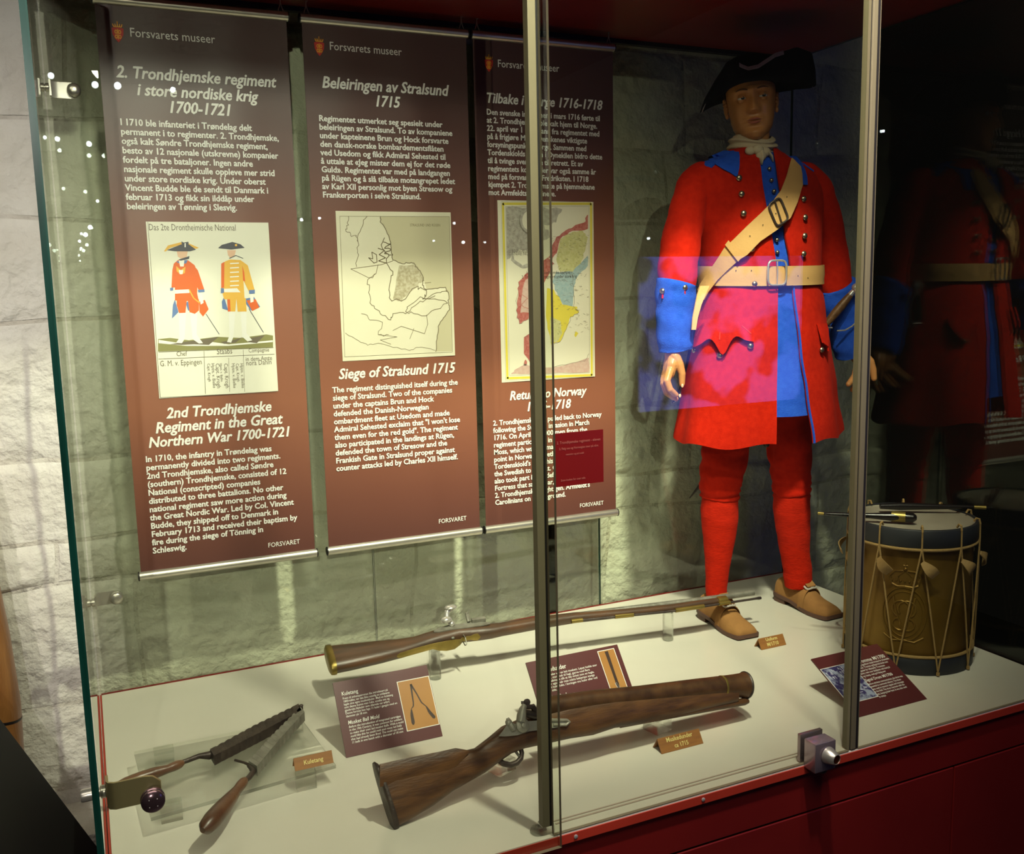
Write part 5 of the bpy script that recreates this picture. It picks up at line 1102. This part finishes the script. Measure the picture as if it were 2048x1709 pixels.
# ---- belts
def belt_ring(rowc, half, name, par):
    m = MB(); Q = []
    for k in range(97):
        phi = 2*math.pi*k/96; z = BZ0+.012*math.sin(phi)*0 - .006*math.cos(phi)
        row = []
        for j in range(5):
            zz = z+half*(j/2-1); row.append(cpt(zz, phi, .0185-.003*abs(j/2-1), False))
        Q.append(row)
    m.slab(Q, lambda i, j: nrm(Q[i][j])*.0035); return m.build(name, buff_m, par, auto=60)
pb = coat_hit(1540, 546, .018); BZ0 = pb.z-.004
wb = thing('waist_belt', (pb.x, Y0, BZ0), 'wide buff leather waist belt with a large rounded steel buckle', 'belt'); wb.parent = None
bpiece = belt_ring(None, .0295, 'strap', wb)
def buckle(cx, cy, w_, h_, rot_, off, par, mat, rr=.0032):
    c = coat_hit(cx, cy, off); N = nrm(c); ex = Vector((0, 0, 1)).cross(N).normalized(); ez = Vector((0, 0, 1)); m = MB(); pts = []
    for k in range(33):
        a = 2*math.pi*k/32; u = abs(math.cos(a))**.45*(1 if math.cos(a) > 0 else -1)*w_/2; v = abs(math.sin(a))**.45*(1 if math.sin(a) > 0 else -1)*h_/2
        u2 = u*math.cos(rot_)-v*math.sin(rot_); v2 = u*math.sin(rot_)+v*math.cos(rot_); pts.append(c+ex*u2+ez*v2+N*.004)
    m.tube(pts, rr, 8, cap=False)
    q = [(-w_/2, 0), (0, 0), (w_/2, 0)]
    pr_ = [c+ex*(u*math.cos(rot_)-v*math.sin(rot_))+ez*(u*math.sin(rot_)+v*math.cos(rot_))+N*k for (u, v), k in zip([(0, h_/2), (0, 0), (0, -h_/2)], (.004, .007, .004))]
    m.tube(pr_, .0018, 6)
    m.build('buckle', mat, par)
buckle(1553, 546, .062, .074, 0, .026, wb, chrome_m)
m = MB()
for px, py in ((1472, 541), (1503, 541), (1596, 552), (1616, 556)): m.blob(coat_hit(px, py, .0225), .0016, n=6, m=4)
m.build('punched_hole', rubber_m, wb)
sb = thing('shoulder_belt', (1.95, -.48, 1.2), 'buff leather cross belt running from the right shoulder to the hip with a dark buckle', 'belt')
rowsB = [((1583, 316), (1600, 333)), ((1579, 330), (1603, 348)), ((1573, 352), (1604, 370)), ((1562, 380), (1594, 404)), ((1546, 402), (1580, 436)), ((1520, 428), (1556, 458)), ((1492, 454), (1520, 483)), ((1466, 480), (1494, 510)), ((1448, 497), (1478, 520)), ((1436, 517), (1456, 540)), ((1420, 541), (1436, 560)), ((1402, 568), (1418, 584)), ((1397, 580), (1409, 600))]
m = MB(); Q = []
for i, ((a, b), (c, d)) in enumerate(rowsB): Q.append([coat_hit(a+(c-a)*j/4, b+(d-b)*j/4, .024) for j in range(5)])
Q2 = []
for a, b in zip(Q, Q[1:]):
    for s in (0, .34, .67): Q2.append([p.lerp(q, s) for p, q in zip(a, b)])
Q2.append(Q[-1]); m.slab(Q2, lambda i, j: nrm(Q2[i][j])*.0035); m.build('strap', buff_m, sb, auto=60)
m = MB(); Q = [[coat_hit(1450+(1476-1450)*j/4+dx, 490+(524-490)*j/4+dy, .031) for j in range(5)] for dx, dy in ((0, 0), (7, -9))]
m.slab(Q, lambda i, j: nrm(Q[i][j])*.003); m.build('keeper_loop', buff_m, sb)
m = MB()
for px, py in ((1574, 394), (1526, 450), (1500, 472), (1552, 427)): m.blob(coat_hit(px, py, .0285), .0017, n=6, m=4)
m.build('punched_hole', rubber_m, sb)
c = coat_hit(1557, 424, .030); N = nrm(c); m = MB(); pts = []
for k in range(33):
    a = 2*math.pi*k/32; u = abs(math.cos(a))**.4*(1 if math.cos(a) > 0 else -1); v = abs(math.sin(a))**.4*(1 if math.sin(a) > 0 else -1)
    # corners in pixels follow the tilted buckle of the photograph
    px = 1557+u*9+v*(-14)*1.0; py = 424+u*(-7)*1.0+v*(-18); pts.append(coat_hit(1557+u*12-v*9, 424-u*10-v*22+u*2, .032))
m.tube(pts, .0032, 8, cap=False); m.tube([coat_hit(1550, 402, .034), coat_hit(1564, 446, .034)], .002, 6); m.build('buckle', darkmetal_m, sb)
# frog and hanging leather at the hip
fr = thing('bayonet_frog', (1.72, -.45, .95), 'buff leather frog and dark bayonet sheath hanging at the hip behind the hand', 'bayonet')
m = MB(); Q = []
for (px, py, w_) in ((1410, 572, 9), (1403, 590, 8), (1397, 610, 6), (1391, 635, 5), (1388, 660, 4)):
    c = UY(px, py, -.47); Q.append([c+RT*(w_/ppm(c))*(j-1) for j in range(3)])
m.slab(Q, Vector((0, .004, 0))); m.build('strap', buff_m, fr)
m = MB(); m.tube([UY(1396, 620, -.41), UY(1389, 650, -.40), UY(1372, 730, -.38), UY(1352, 800, -.36), UY(1345, 806, -.36)], [.010, .011, .010, .008, .004], 10, flat=.5); m.build('sheath', stick_m, fr)
m = MB(); m.tube([UY(1394, 625, -.44), UY(1390, 640, -.44), UY(1388, 652, -.44)], [.004, .006, .003], 8); m.build('tip', brass_m, fr)
# ---- sword
sw = thing('sword', tuple(UY(1652, 648, -.42)), 'sword with brown wire-bound grip and steel knuckle bow, hanging behind the coat skirt', 'sword')
A_ = UY(1714, 574, -.47); B_ = UY(1653, 648, -.42); T_ = UY(1379, 997, -.135); 
m = MB(); ax = (B_-A_); m.tube([A_+ax*s for s in (.22, .3, .5, .7, .9, 1)], [.010, .012, .0145, .0145, .012, .010], 14); 
m.build('grip', mk('wire_grip', (.10, .045, .015), .4, .2, (.16, .08, .03), 60, .5, 300, bdist=.002), sw)
m = MB(); m.blob(A_+ax*.03, (.015, .013, .015)); m.tube([A_+ax*.1, A_+ax*.24], [.008, .010], 12); m.blob(A_-ax*.10, (.006, .006, .006)); m.build('pommel', chrome_m, sw)
m = MB(); m.tube([UY(1710, 590, -.46), UY(1720, 600, -.465), UY(1726, 618, -.465), UY(1719, 638, -.46), UY(1704, 653, -.45), UY(1690, 661, -.44), UY(1674, 662, -.43)], .0026, 8); m.tube([UY(1660, 652, -.42), UY(1652, 650, -.42), UY(1648, 655, -.42), (UY(1664, 656, -.42))], .003, 8); m.build('knuckle_bow', chrome_m, sw)
m = MB(); S0 = UY(1650, 652, -.41); m.tube([S0, S0.lerp(T_, .5), S0.lerp(T_, .92), T_], [.016, .015, .013, .004], 12, flat=.45); m.build('scabbard', mk('black_scabbard', (.03, .018, .015), .4), sw)
# ---- breeches and stockings
def leg(rows, name, mat, par, fold=.03, Yl=-.335, sub=5, n=30):
    R_ = [((l+r)/2, py, Yl, (r-l)/2) for l, r, py in rows]; return armtube(R_, name, mat, par, fold, n=n, sub=sub)
br = leg([(1408, 1510, 770), (1402, 1506, 830), (1403, 1500, 890), (1401, 1492, 930), (1399, 1484, 960), (1399, 1480, 980), (1401, 1479, 992), (1404, 1475, 1001), (1408, 1470, 1004)], 'breeches_leg', redwool_m, man, .07)
leg([(1510, 1612, 770), (1524, 1622, 830), (1531, 1624, 890), (1540, 1622, 930), (1544, 1621, 960), (1545, 1621, 980), (1548, 1620, 992), (1551, 1617, 998)], 'breeches_leg', redwool_m, man, .07)
leg([(1405, 1474, 985), (1401, 1477, 1015), (1402, 1476, 1045), (1406, 1470, 1080), (1409, 1463, 1115), (1411, 1457, 1150), (1411, 1454, 1180), (1413, 1453, 1198)], 'stocking', redknit_m, man, .02)
leg([(1549, 1618, 975), (1546, 1620, 1010), (1549, 1620, 1040), (1555, 1620, 1075), (1561, 1619, 1108), (1566, 1623, 1135), (1567, 1624, 1155), (1570, 1622, 1172)], 'stocking', redknit_m, man, .02)
m = MB(); pp = UY(1533, 889, -.45); m.blob(pp, .010); m.build('dark_button', rubber_m, man)
# ---- shoes
def shoe(hx, hy, tx, ty, par, mirror=1):
    H = Vector((hx, hy, 0)); T = Vector((tx, ty, 0)); ax = T-H; L = ax.length; ax.normalize(); sd = Vector((-ax.y, ax.x, 0))
    secs = [(0.0, .020, .030, .060), (.03, .029, .030, .078), (.12, .034, .029, .092), (.25, .035, .027, .098), (.36, .034, .024, .097), (.46, .036, .019, .086), (.58, .040, .014, .071), (.70, .044, .012, .052), (.82, .044, .012, .045), (.92, .041, .013, .040), (.98, .037, .014, .033), (1.0, .030, .015, .026)]
    m = MB(); rs = []
    for s, w_, zb_, zt_ in secs:
        c = H+ax*L*s; r = []
        for k in range(24):
            a = 2*math.pi*k/24; u = math.cos(a); v = math.sin(a)
            uu = abs(u)**.75*(1 if u > 0 else -1)*w_; vv = zb_+(zt_-zb_)*(max(0, v)**.8) if v > 0 else zb_
            r.append(c+sd*uu*(1 if v >= 0 else (1-.05*abs(v)))+Vector((0, 0, vv-(.002*abs(v) if v < 0 else 0))))
        rs.append(r)
    m.rings(rs); s1 = m.build('shoe', suede_m, par, auto=50)
    m = MB(); P = []
    for s, w_, zb_, zt_ in secs:
        c = H+ax*(L*(s*1.03-.012)); P.append([c+sd*(w_+.004)*(k/3-.5)*2+Vector((0, 0, zb_-.010)) for k in range(4)])
    m.slab(P, Vector((0, 0, .012))); m.build('sole', sole_m, s1)
    m = MB(); P = []
    for s, w_ in ((-.01, .024), (.04, .032), (.12, .035), (.24, .035)):
        c = H+ax*L*s; P.append([c+sd*(w_)*(k/3-.5)*2+Vector((0, 0, .0008)) for k in range(4)])
    m.slab(P, Vector((0, 0, .026))); m.build('heel', sole_m, s1)
    # strap, tongue and buckle
    c = H+ax*L*.56; m = MB(); P = []
    for k in range(15):
        a = math.pi*k/14; ww = .0425; zz = .012+(.079-.012)*(max(0, math.sin(a))**.8); base = c+sd*math.cos(a)*ww+Vector((0, 0, zz))
        P.append([base-ax*.013, base, base+ax*.013])
    m.slab(P, Vector((0, 0, .003))); m.build('shoe_strap', suede_m, s1)
    m = MB(); q = c+ax*.000+Vector((0, 0, .087)); sl = (ax-Vector((0, 0, .5))).normalized(); pts = []
    for k in range(25):
        a = 2*math.pi*k/24; u = abs(math.cos(a))**.5*(1 if math.cos(a) > 0 else -1)*.021; v = abs(math.sin(a))**.5*(1 if math.sin(a) > 0 else -1)*.015; pts.append(q+sd*u+sl*v+Vector((0, 0, -.004*(u/.021)**2)))
    m.tube(pts, .0034, 8, cap=False); m.tube([q-sl*.015, q+sl*.015], .002, 6); m.build('shoe_buckle', MT.get('silver_buckle') or mk('silver_buckle', (.62, .58, .52), .3, .35), s1)
    m = MB(); P = []
    for k in range(5):
        s = k/4; cc = c+ax*(.010-.035*s)+Vector((0, 0, .084+.024*s)); P.append([cc-sd*.018, cc, cc+sd*.018])
    m.slab(P, Vector((0, 0, .003))); m.build('shoe_tongue', suede_m, s1)
    return s1
shoe(1.872, -.262, 1.866, -.505, man)
shoe(2.213, -.238, 2.226, -.495, man)
# ---- cravat
HO = UY(1502, 203, -.352)
nk = UY(1503, 290, -.352)
m = MB(); rs = []
for i in range(19):
    s = i/18; z = nk.z+.028-.058*s; rad_ = .062+.010*math.sin(s*math.pi)+.006*s; r = []
    for k in range(48):
        a = 2*math.pi*k/48; f = .005*math.sin(s*16+2.2*math.sin(a)+1.2*a)+.003*nz((math.cos(a)*3, math.sin(a)*3, s*5), 1.5)
        dip = -.020*max(0, -math.sin(a))**2*(1-s)
        r.append(Vector((nk.x+(rad_+f)*math.cos(a), -.355+(rad_*.95+f)*math.sin(a), z+dip)))
    rs.append(r)
m.rings(rs, cap=False)
cr_ = m.build('cravat', cravat_m, man, auto=80)
m = MB()
for px, py, r_, yy in ((1500, 302, .017, -.430), (1516, 300, .020, -.436), (1530, 304, .019, -.434), (1522, 312, .018, -.442)): m.blob(UY(px, py, yy), (r_, r_*.7, r_*.8), n=14, m=8)
m.tube([UY(1520, 306, -.440), UY(1522, 318, -.448), UY(1523, 330, -.450)], [.016, .014, .004], 12, flat=.4); m.tube([UY(1535, 304, -.438), UY(1543, 313, -.442), UY(1546, 324, -.444)], [.014, .010, .004], 12, flat=.4); m.build('cravat_knot', cravat_m, cr_, auto=80)
# ---- body: torso, limbs and hands as one surface, with the head
def temp_remesh(mb, voxel, smooth_it=2):
    me = bpy.data.meshes.new('tmp'); me.from_pydata([tuple(v) for v in mb.v], [], mb.f)
    bm = bmesh.new(); bm.from_mesh(me); bmesh.ops.recalc_face_normals(bm, faces=bm.faces[:]); bm.to_mesh(me); bm.free()
    o = link(bpy.data.objects.new('tmp', me)); md = o.modifiers.new('r', 'REMESH'); md.mode = 'VOXEL'; md.voxel_size = voxel; md.use_smooth_shade = True
    s = o.modifiers.new('s', 'SMOOTH'); s.iterations = smooth_it; s.factor = .5
    bpy.context.view_layer.update(); dg = bpy.context.evaluated_depsgraph_get(); e = o.evaluated_get(dg); me2 = bpy.data.meshes.new_from_object(e)
    vs = [v.co.copy() for v in me2.vertices]; fs = [tuple(p.vertices) for p in me2.polygons]
    bpy.data.objects.remove(o); bpy.data.meshes.remove(me2); return vs, fs
hm = MB()
def H3(px, py, y): return UY(px, py, y)
def chain(pts, rr, mbx): 
    P = [H3(*p) for p in pts]; Rr = [r/ppm(P[0]) for r in rr]
    # capsules along smoothed chain
    for i in range(len(P)-1):
        for s in range(4):
            t_ = s/4; c = P[i].lerp(P[i+1], t_); mbx.blob(c, Rr[i]+(Rr[i+1]-Rr[i])*t_, n=12, m=8)
    mbx.blob(P[-1], Rr[-1], n=12, m=8); mbx.tube(P, Rr, 12)
# image-left hand
chain([(1352, 660, -.390), (1347, 695, -.392), (1344, 712, -.394)], [17, 15, 15], hm)
for yy, xo in ((-.418, 3), (-.400, 0), (-.384, -3)):
    chain([(1346+xo, 708, yy+.010), (1341+xo, 730, yy), (1337+xo, 748, yy)], [11, 11.5, 9.5], hm)
chain([(1340, 742, -.424), (1334, 762, -.432), (1340, 779, -.436), (1352, 790, -.432)], [8.5, 7.3, 6.6, 5.4], hm)
chain([(1337, 746, -.406), (1330, 768, -.414), (1337, 787, -.418), (1352, 798, -.414)], [8.2, 7.2, 6.5, 5.2], hm)
chain([(1334, 746, -.389), (1327, 768, -.394), (1333, 786, -.397), (1346, 796, -.394)], [7.8, 6.8, 6.2, 5.0], hm)
chain([(1331, 744, -.373), (1326, 762, -.376), (1330, 777, -.378), (1340, 786, -.376)], [7.0, 6.0, 5.4, 4.4], hm)
chain([(1350, 712, -.418), (1359, 730, -.428), (1364, 748, -.432), (1364, 768, -.430)], [10.5, 9.0, 7.4, 6.0], hm)
# image-right hand
chain([(1706, 676, -.392), (1713, 700, -.395), (1717, 715, -.398)], [15, 14, 15], hm)
for yy, xo in ((-.420, 0), (-.402, 2), (-.386, 4)):
    chain([(1716+xo, 712, yy), (1721+xo, 728, yy), (1722+xo, 742, yy)], [11, 11.5, 9.5], hm)
chain([(1714, 738, -.424), (1710, 752, -.436), (1703, 762, -.444), (1697, 769, -.450)], [8, 7, 6.3, 5.2], hm)
chain([(1719, 742, -.408), (1717, 760, -.418), (1711, 772, -.424), (1705, 780, -.428)], [8, 7, 6.2, 5.1], hm)
chain([(1724, 743, -.392), (1725, 762, -.398), (1721, 776, -.402), (1715, 786, -.404)], [7.6, 6.6, 6, 4.8], hm)
chain([(1729, 742, -.378), (1732, 758, -.382), (1731, 770, -.384), (1727, 780, -.386)], [7, 6, 5.2, 4.4], hm)
chain([(1728, 712, -.412), (1740, 724, -.424), (1746, 740, -.430), (1748, 757, -.432)], [10, 8.8, 7.2, 5.8], hm)
hv, hf = temp_remesh(hm, .0016, 3)
bm_ = MB()
def seg(pts, rr): 
    P = [Vector(p) for p in pts]
    bm_.tube(P, rr, 16)
    for p, r in zip(P, rr): bm_.blob(p, r, n=14, m=8)
SL = UY(1400, 372, -.36); SR = UY(1612, 368, -.36)
seg([SL, UY(1360, 520, -.375), UY(1350, 665, -.390)], [.038, .034, .026]); seg([SR, UY(1662, 520, -.36), UY(1703, 680, -.390)], [.038, .034, .026])
seg([SL, (nk.x, -.36, SL.z+.02), SR], [.040, .05, .040])
seg([(nk.x, -.355, nk.z-.05), (nk.x, -.355, nk.z+.05)], [.052, .052])
seg([(nk.x, -.36, 1.40), (nk.x, -.36, 1.22), (nk.x+.02, -.34, 1.05), (nk.x+.03, -.32, .97)], [.085, .085, .08, .07])
la = UY(1432, 1195, -.335); ra = UY(1600, 1170, -.335)
seg([(nk.x-.03, -.32, .95), UY(1442, 960, -.335), UY(1436, 1050, -.335), la, (la.x, la.y, .05)], [.055, .044, .040, .026, .024]); seg([(nk.x+.09, -.32, .95), UY(1583, 960, -.335), UY(1583, 1050, -.335), ra, (ra.x, ra.y, .05)], [.055, .044, .040, .026, .024])
# head
tw = [(-.122, .018), (-.115, .030), (-.100, .047), (-.080, .059), (-.055, .065), (-.02, .070), (.02, .0745), (.06, .074), (.09, .063), (.11, .040), (.121, .006)]
tf = [(-.122, .074), (-.115, .084), (-.100, .087), (-.085, .083), (-.062, .086), (-.03, .087), (0, .086), (.022, .094), (.06, .090), (.09, .070), (.11, .040), (.121, .006)]
tk = [(-.122, .030), (-.115, .010), (-.10, .000), (-.08, .020), (-.055, .055), (-.02, .085), (.02, .100), (.06, .098), (.09, .078), (.11, .045), (.121, .006)]
NH, NA = 110, 128; zs_ = [-.122+.243*(i/NH) for i in range(NH+1)]
yaw_h = math.atan2(HO.x-CAM.x, HO.y-CAM.y)-R(3); exh = Vector((math.cos(yaw_h), -math.sin(yaw_h), 0)); eyh = Vector((-math.sin(yaw_h), -math.cos(yaw_h), 0)); rl = R(5)
exh2 = exh*math.cos(rl)+Vector((0, 0, 1))*math.sin(rl); ezh = -exh*math.sin(rl)+Vector((0, 0, 1))*math.cos(rl)
pt_ = R(-2); eyh2 = eyh*math.cos(pt_)+ezh*math.sin(pt_); ezh = -eyh*math.sin(pt_)+ezh*math.cos(pt_)
def HW(x, y, z): return HO+exh2*x+eyh2*y+ezh*z
def g(x, s): return math.exp(-(x/s)**2)
def face(x, z):
    f = 0
    t_ = min(1, max(0, (.028-z)/.066))   # nose: 0 at bridge .. 1 at tip
    if -.052 < z < .034:
        w_ = .0075+.006*t_; h_ = .006+.022*t_
        if z < -.038: h_ *= max(0, 1-((-.038-z)/.010)**1.5)
        f += h_*g(x, w_)
    f += .008*(g(x-.0135, .0065)+g(x+.0135, .0065))*g(z+.036, .008)          # wings
    f -= .006*(g(x-.007, .0035)+g(x+.007, .0035))*g(z+.0455, .004)            # nostrils
    f -= .0125*(g(x-.031, .017)+g(x+.031, .017))*g(z-.002, .0115)              # sockets
    f += .0050*(g(x-.030, .024)+g(x+.030, .024))*g(z-.021, .007)               # brow
    f += .0035*(g(x-.045, .016)+g(x+.045, .016))*g(z+.024, .016)               # cheekbones
    f -= .003*(g(x-.030, .010)+g(x+.030, .010))*g(z+.058, .018)
    f += .0070*g(x, .021)*g(z+.0625, .0045)+.0075*g(x, .018)*g(z+.0735, .0050)-.0060*g(x, .024)*g(z+.0680, .0020)   # lips
    f -= .0025*g(x, .0035)*g(z+.054, .005); f -= .004*g(x, .016)*g(z+.085, .006); f += .005*g(x, .020)*g(z+.102, .012)
    return f
hb_ = MB(); rs = []; headidx = []
for z in zs_:
    w_ = interp(tw, z); yf = interp(tf, z); yk = interp(tk, z); r = []
    for k in range(NA):
        a = 2*math.pi*k/NA; ca, sa = math.cos(a), math.sin(a)
        ex_ = .86 if sa > 0 else 1
        x = w_*(abs(ca)**ex_)*(1 if ca > 0 else -1); y = (yf if sa > 0 else yk)*(abs(sa)**.92)*(1 if sa > 0 else -1)
        if sa > 0: y += face(x, z)*min(1, sa*2.5)
        r.append(HW(x, y-.0, z))
    rs.append(r)
hb_.rings(rs)
for s in (-1, 1):   # ears
    M_ = Matrix.Identity(3)
    e = MB()
    for k in range(11):
        a = R(-70+k*25); hb_.blob(HW(s*(.0745+.006*math.sin(k/10*math.pi)), -.006+.013*math.cos(a)*-1, -.012+.026*math.sin(a)*(1 if 1 else 1)), .0048, n=8, m=6)
    hb_.blob(HW(s*.0755, -.006, -.012), (.006, .010, .022), n=10, m=8); hb_.blob(HW(s*.0745, .002, -.036), (.006, .006, .008), n=10, m=8)
bv, bf = temp_remesh(bm_, .006, 2)
allv = list(hb_.v)+bv+hv; allf = list(hb_.f)+[tuple(i+len(hb_.v) for i in f) for f in bf]+[tuple(i+len(hb_.v)+len(bv) for i in f) for f in hf]
body = mesh('body', allv, allf, skin_m, man, auto=89)
bmx = bmesh.new(); bmx.from_mesh(body.data); bmesh.ops.recalc_face_normals(bmx, faces=bmx.faces[:]); bmx.to_mesh(body.data); bmx.free()
for s in (-1, 1):
    c = HW(s*.031, .0725, .0015); m = MB(); m.blob(c, (.0125, .0125, .0125), n=20, m=14); ey_ = m.build('eyeball', eye_m, body)
    m = MB(); m.lathe(c+eyh2*.0116+exh2*.002, [(.0055, -.0005), (.0052, .0006), (.003, .0012)], eyh2, 20); m.build('iris', iris_m, ey_)
    for up in (1, -1):     # lids
        m = MB(); Q = []
        for i in range(11):
            a = R(-68+13.6*i); row = []
            for j in range(4):
                el = (R(6+j*24) if up > 0 else R(-20-j*20))*math.cos(a*.75)+(0 if j == 0 else (.12*j*up)); rr_ = .0135+.0008*j
                row.append(c+exh2*rr_*math.sin(a)*math.cos(el)+eyh2*rr_*math.cos(a)*math.cos(el)+ezh*rr_*math.sin(el))
            Q.append(row)
        m.slab(Q, -eyh2*.001); m.build('eyelid', skin_m, body, auto=80)
    m = MB(); P = []
    for i in range(9):
        u = i/8; x = s*(.014+.034*u); z = .0215+.006*math.sin(u*2.4)-.003*u; y = (interp(tf, z)*((1-min(.99, abs(x)/interp(tw, z))**2.3)**.46)+face(x, z)); P.append(HW(x, y+.0005, z))
    m.tube(P, [.0012, .0022, .0026, .0026, .0024, .0022, .0018, .0014, .0008], 8); m.build('eyebrow', brow_m, body)
for up, zz, th in ((1, -.0625, .0034), (-1, -.0735, .0042)):
    m = MB(); P = []
    for i in range(13):
        u = -1+i/6; x = u*.023; z = zz-up*.004*(u*u)-(.001 if up > 0 and abs(u) < .1 else 0)+(-.0025 if up < 0 else 0)*0; y = interp(tf, z)*((1-min(.99, abs(x)/interp(tw, z))**2.3)**.46)+face(x, z)-.0016; P.append(HW(x, y, z))
    m.tube(P, [th*max(.15, (1-abs(-1+i/6)**2.2)) for i in range(13)], 8); m.build('lip', lip_m, body)
# nails on the near hand
for px, py, yy in ((1365, 772, -.4395), (1360, 792, -.439)):
    m = MB(); P_ = UY(px, py, yy); d2 = (CAM-P_).normalized(); m.blob(P_, (.0045, .002, .006), n=10, m=6); m.build('fingernail', mk('nail', (.70, .45, .30), .25) if 'nail' not in MT else MT['nail'], body)
# hair
m = MB(); Q = []
for i in range(25):
    a = R(-10)+R(200)*i/24+math.pi; row = []
    for j in range(6):
        z = .055-.075*j/5*(1 if 3 < i < 21 else .55); row.append(HW((interp(tw, z)+.006)*math.cos(a), (interp(tk, z)+.006)*math.sin(a)-.004, z))
    Q.append(row)
m.slab(Q, Vector((0, 0, .002))); m.build('hair', brow_m, body)
# ---- tricorne
hat = MB(); NT_ = 96
BZ = .033
def edge(psi):   # psi 0 = viewer's right, 90 = front
    c, s = math.cos(psi), math.sin(psi)
    # corners at 0, 180 and 270 (back); flaps between
    pts = [(0, (.192, .020, .018)), (12, (.190, .040, .060)), (24, (.180, .062, .105)), (38, (.135, .090, .122)), (56, (.070, .110, .108)), (75, (.018, .118, .082)), (92, (-.010, .120, .080)), (106, (-.030, .119, .092)), (118, (-.048, .116, .112)), (130, (-.068, .108, .108)), (146, (-.105, .088, .065)), (160, (-.140, .056, .020)), (170, (-.152, .038, -.004)), (180, (-.156, .015, -.014)), (192, (-.150, -.015, -.006)), (225, (-.09, -.10, .085)), (255, (-.03, -.165, .075)), (275, (.0, -.185, .05)), (295, (.035, -.165, .075)), (325, (.10, -.10, .11)), (345, (.17, -.045, .06)), (360, (.192, .020, .018))]
    d = math.degrees(psi) % 360
    for (a, u), (b, v) in zip(pts, pts[1:]):
        if d <= b: t_ = (d-a)/(b-a); t_ = t_*t_*(3-2*t_)*.4+t_*.6; return [u[i]+(v[i]-u[i])*t_ for i in range(3)]
def base(psi):
    d = psi; return (.081*math.cos(psi), (.098 if math.sin(psi) > 0 else .108)*math.sin(psi), BZ+.016*max(0, math.sin(psi))-.004)
rsO = []
for k in range(NT_):
    psi = 2*math.pi*k/NT_; e = edge(psi); b = base(psi); col = []
    out = .030
    for j in range(13):
        s = j/12
        # quadratic bezier: base -> outwards and slightly down -> edge
        cx_, cy_, cz_ = (b[0]*1.0+(e[0]-b[0])*.75+math.cos(psi)*.022, b[1]+(e[1]-b[1])*.60+math.sin(psi)*.034, b[2]-.016-.030*max(0, -math.cos(psi))**2-.012*max(0, math.cos(psi))**2)
        q = [(1-s)**2*b[i]+2*s*(1-s)*(cx_, cy_, cz_)[i]+s*s*e[i] for i in range(3)]; col.append(HW(*q))
    rsO.append(col)
rsO.append([p.copy() for p in rsO[0]])
hat.slab(rsO, lambda i, j: -(rsO[i][j]-HW(0, 0, .06)).normalized()*.005)
hr = []
for zz, k_ in ((BZ-.004, 1.0), (.065, 1.0), (.095, .97), (.118, .86), (.130, .60), (.134, .2)):
    hr.append([HW(base(2*math.pi*k/48)[0]*k_, base(2*math.pi*k/48)[1]*k_, zz+.016*max(0, math.sin(2*math.pi*k/48))*(1 if zz < .07 else 0)) for k in range(48)])
hat.rings(hr)
ho = hat.build('tricorne_hat', felt_m, man, auto=60)
m = MB(); Q = []
for k in range(NT_+1):
    psi = 2*math.pi*k/NT_; e = edge(psi); E_ = HW(*e); c_ = HW(0, 0, .05); o = (Vector(rsO[k % NT_][-1])-Vector(rsO[k % NT_][-2])).normalized(); Q.append([E_+o*.001, E_-o*.010])
m2 = MB(); inward = [-(q[0]-HW(0, 0, .05)).normalized() for q in Q]
m.slab([[q[0]-inward[i]*.0012, q[1]-inward[i]*.0012] for i, q in enumerate(Q) if 60 <= (i*360/NT_) <= 112 or 250 < i*360/NT_ < 300][:0] or [[q[0]-inward[i]*.0012, q[1]-inward[i]*.0012] for i, q in enumerate(Q) if 48 <= (i*360/NT_) <= 112], lambda i, j: Vector((0, 0, .0015)))
m.build('hat_braid', trim_m, ho)
m = MB(); Q2 = [[q[0]+inward[i]*.0055, q[1]+inward[i]*.0055] for i, q in enumerate(Q)]
m.slab(Q2, lambda i, j: inward[i]*.001); m.build('hat_braid', trim_m, ho)
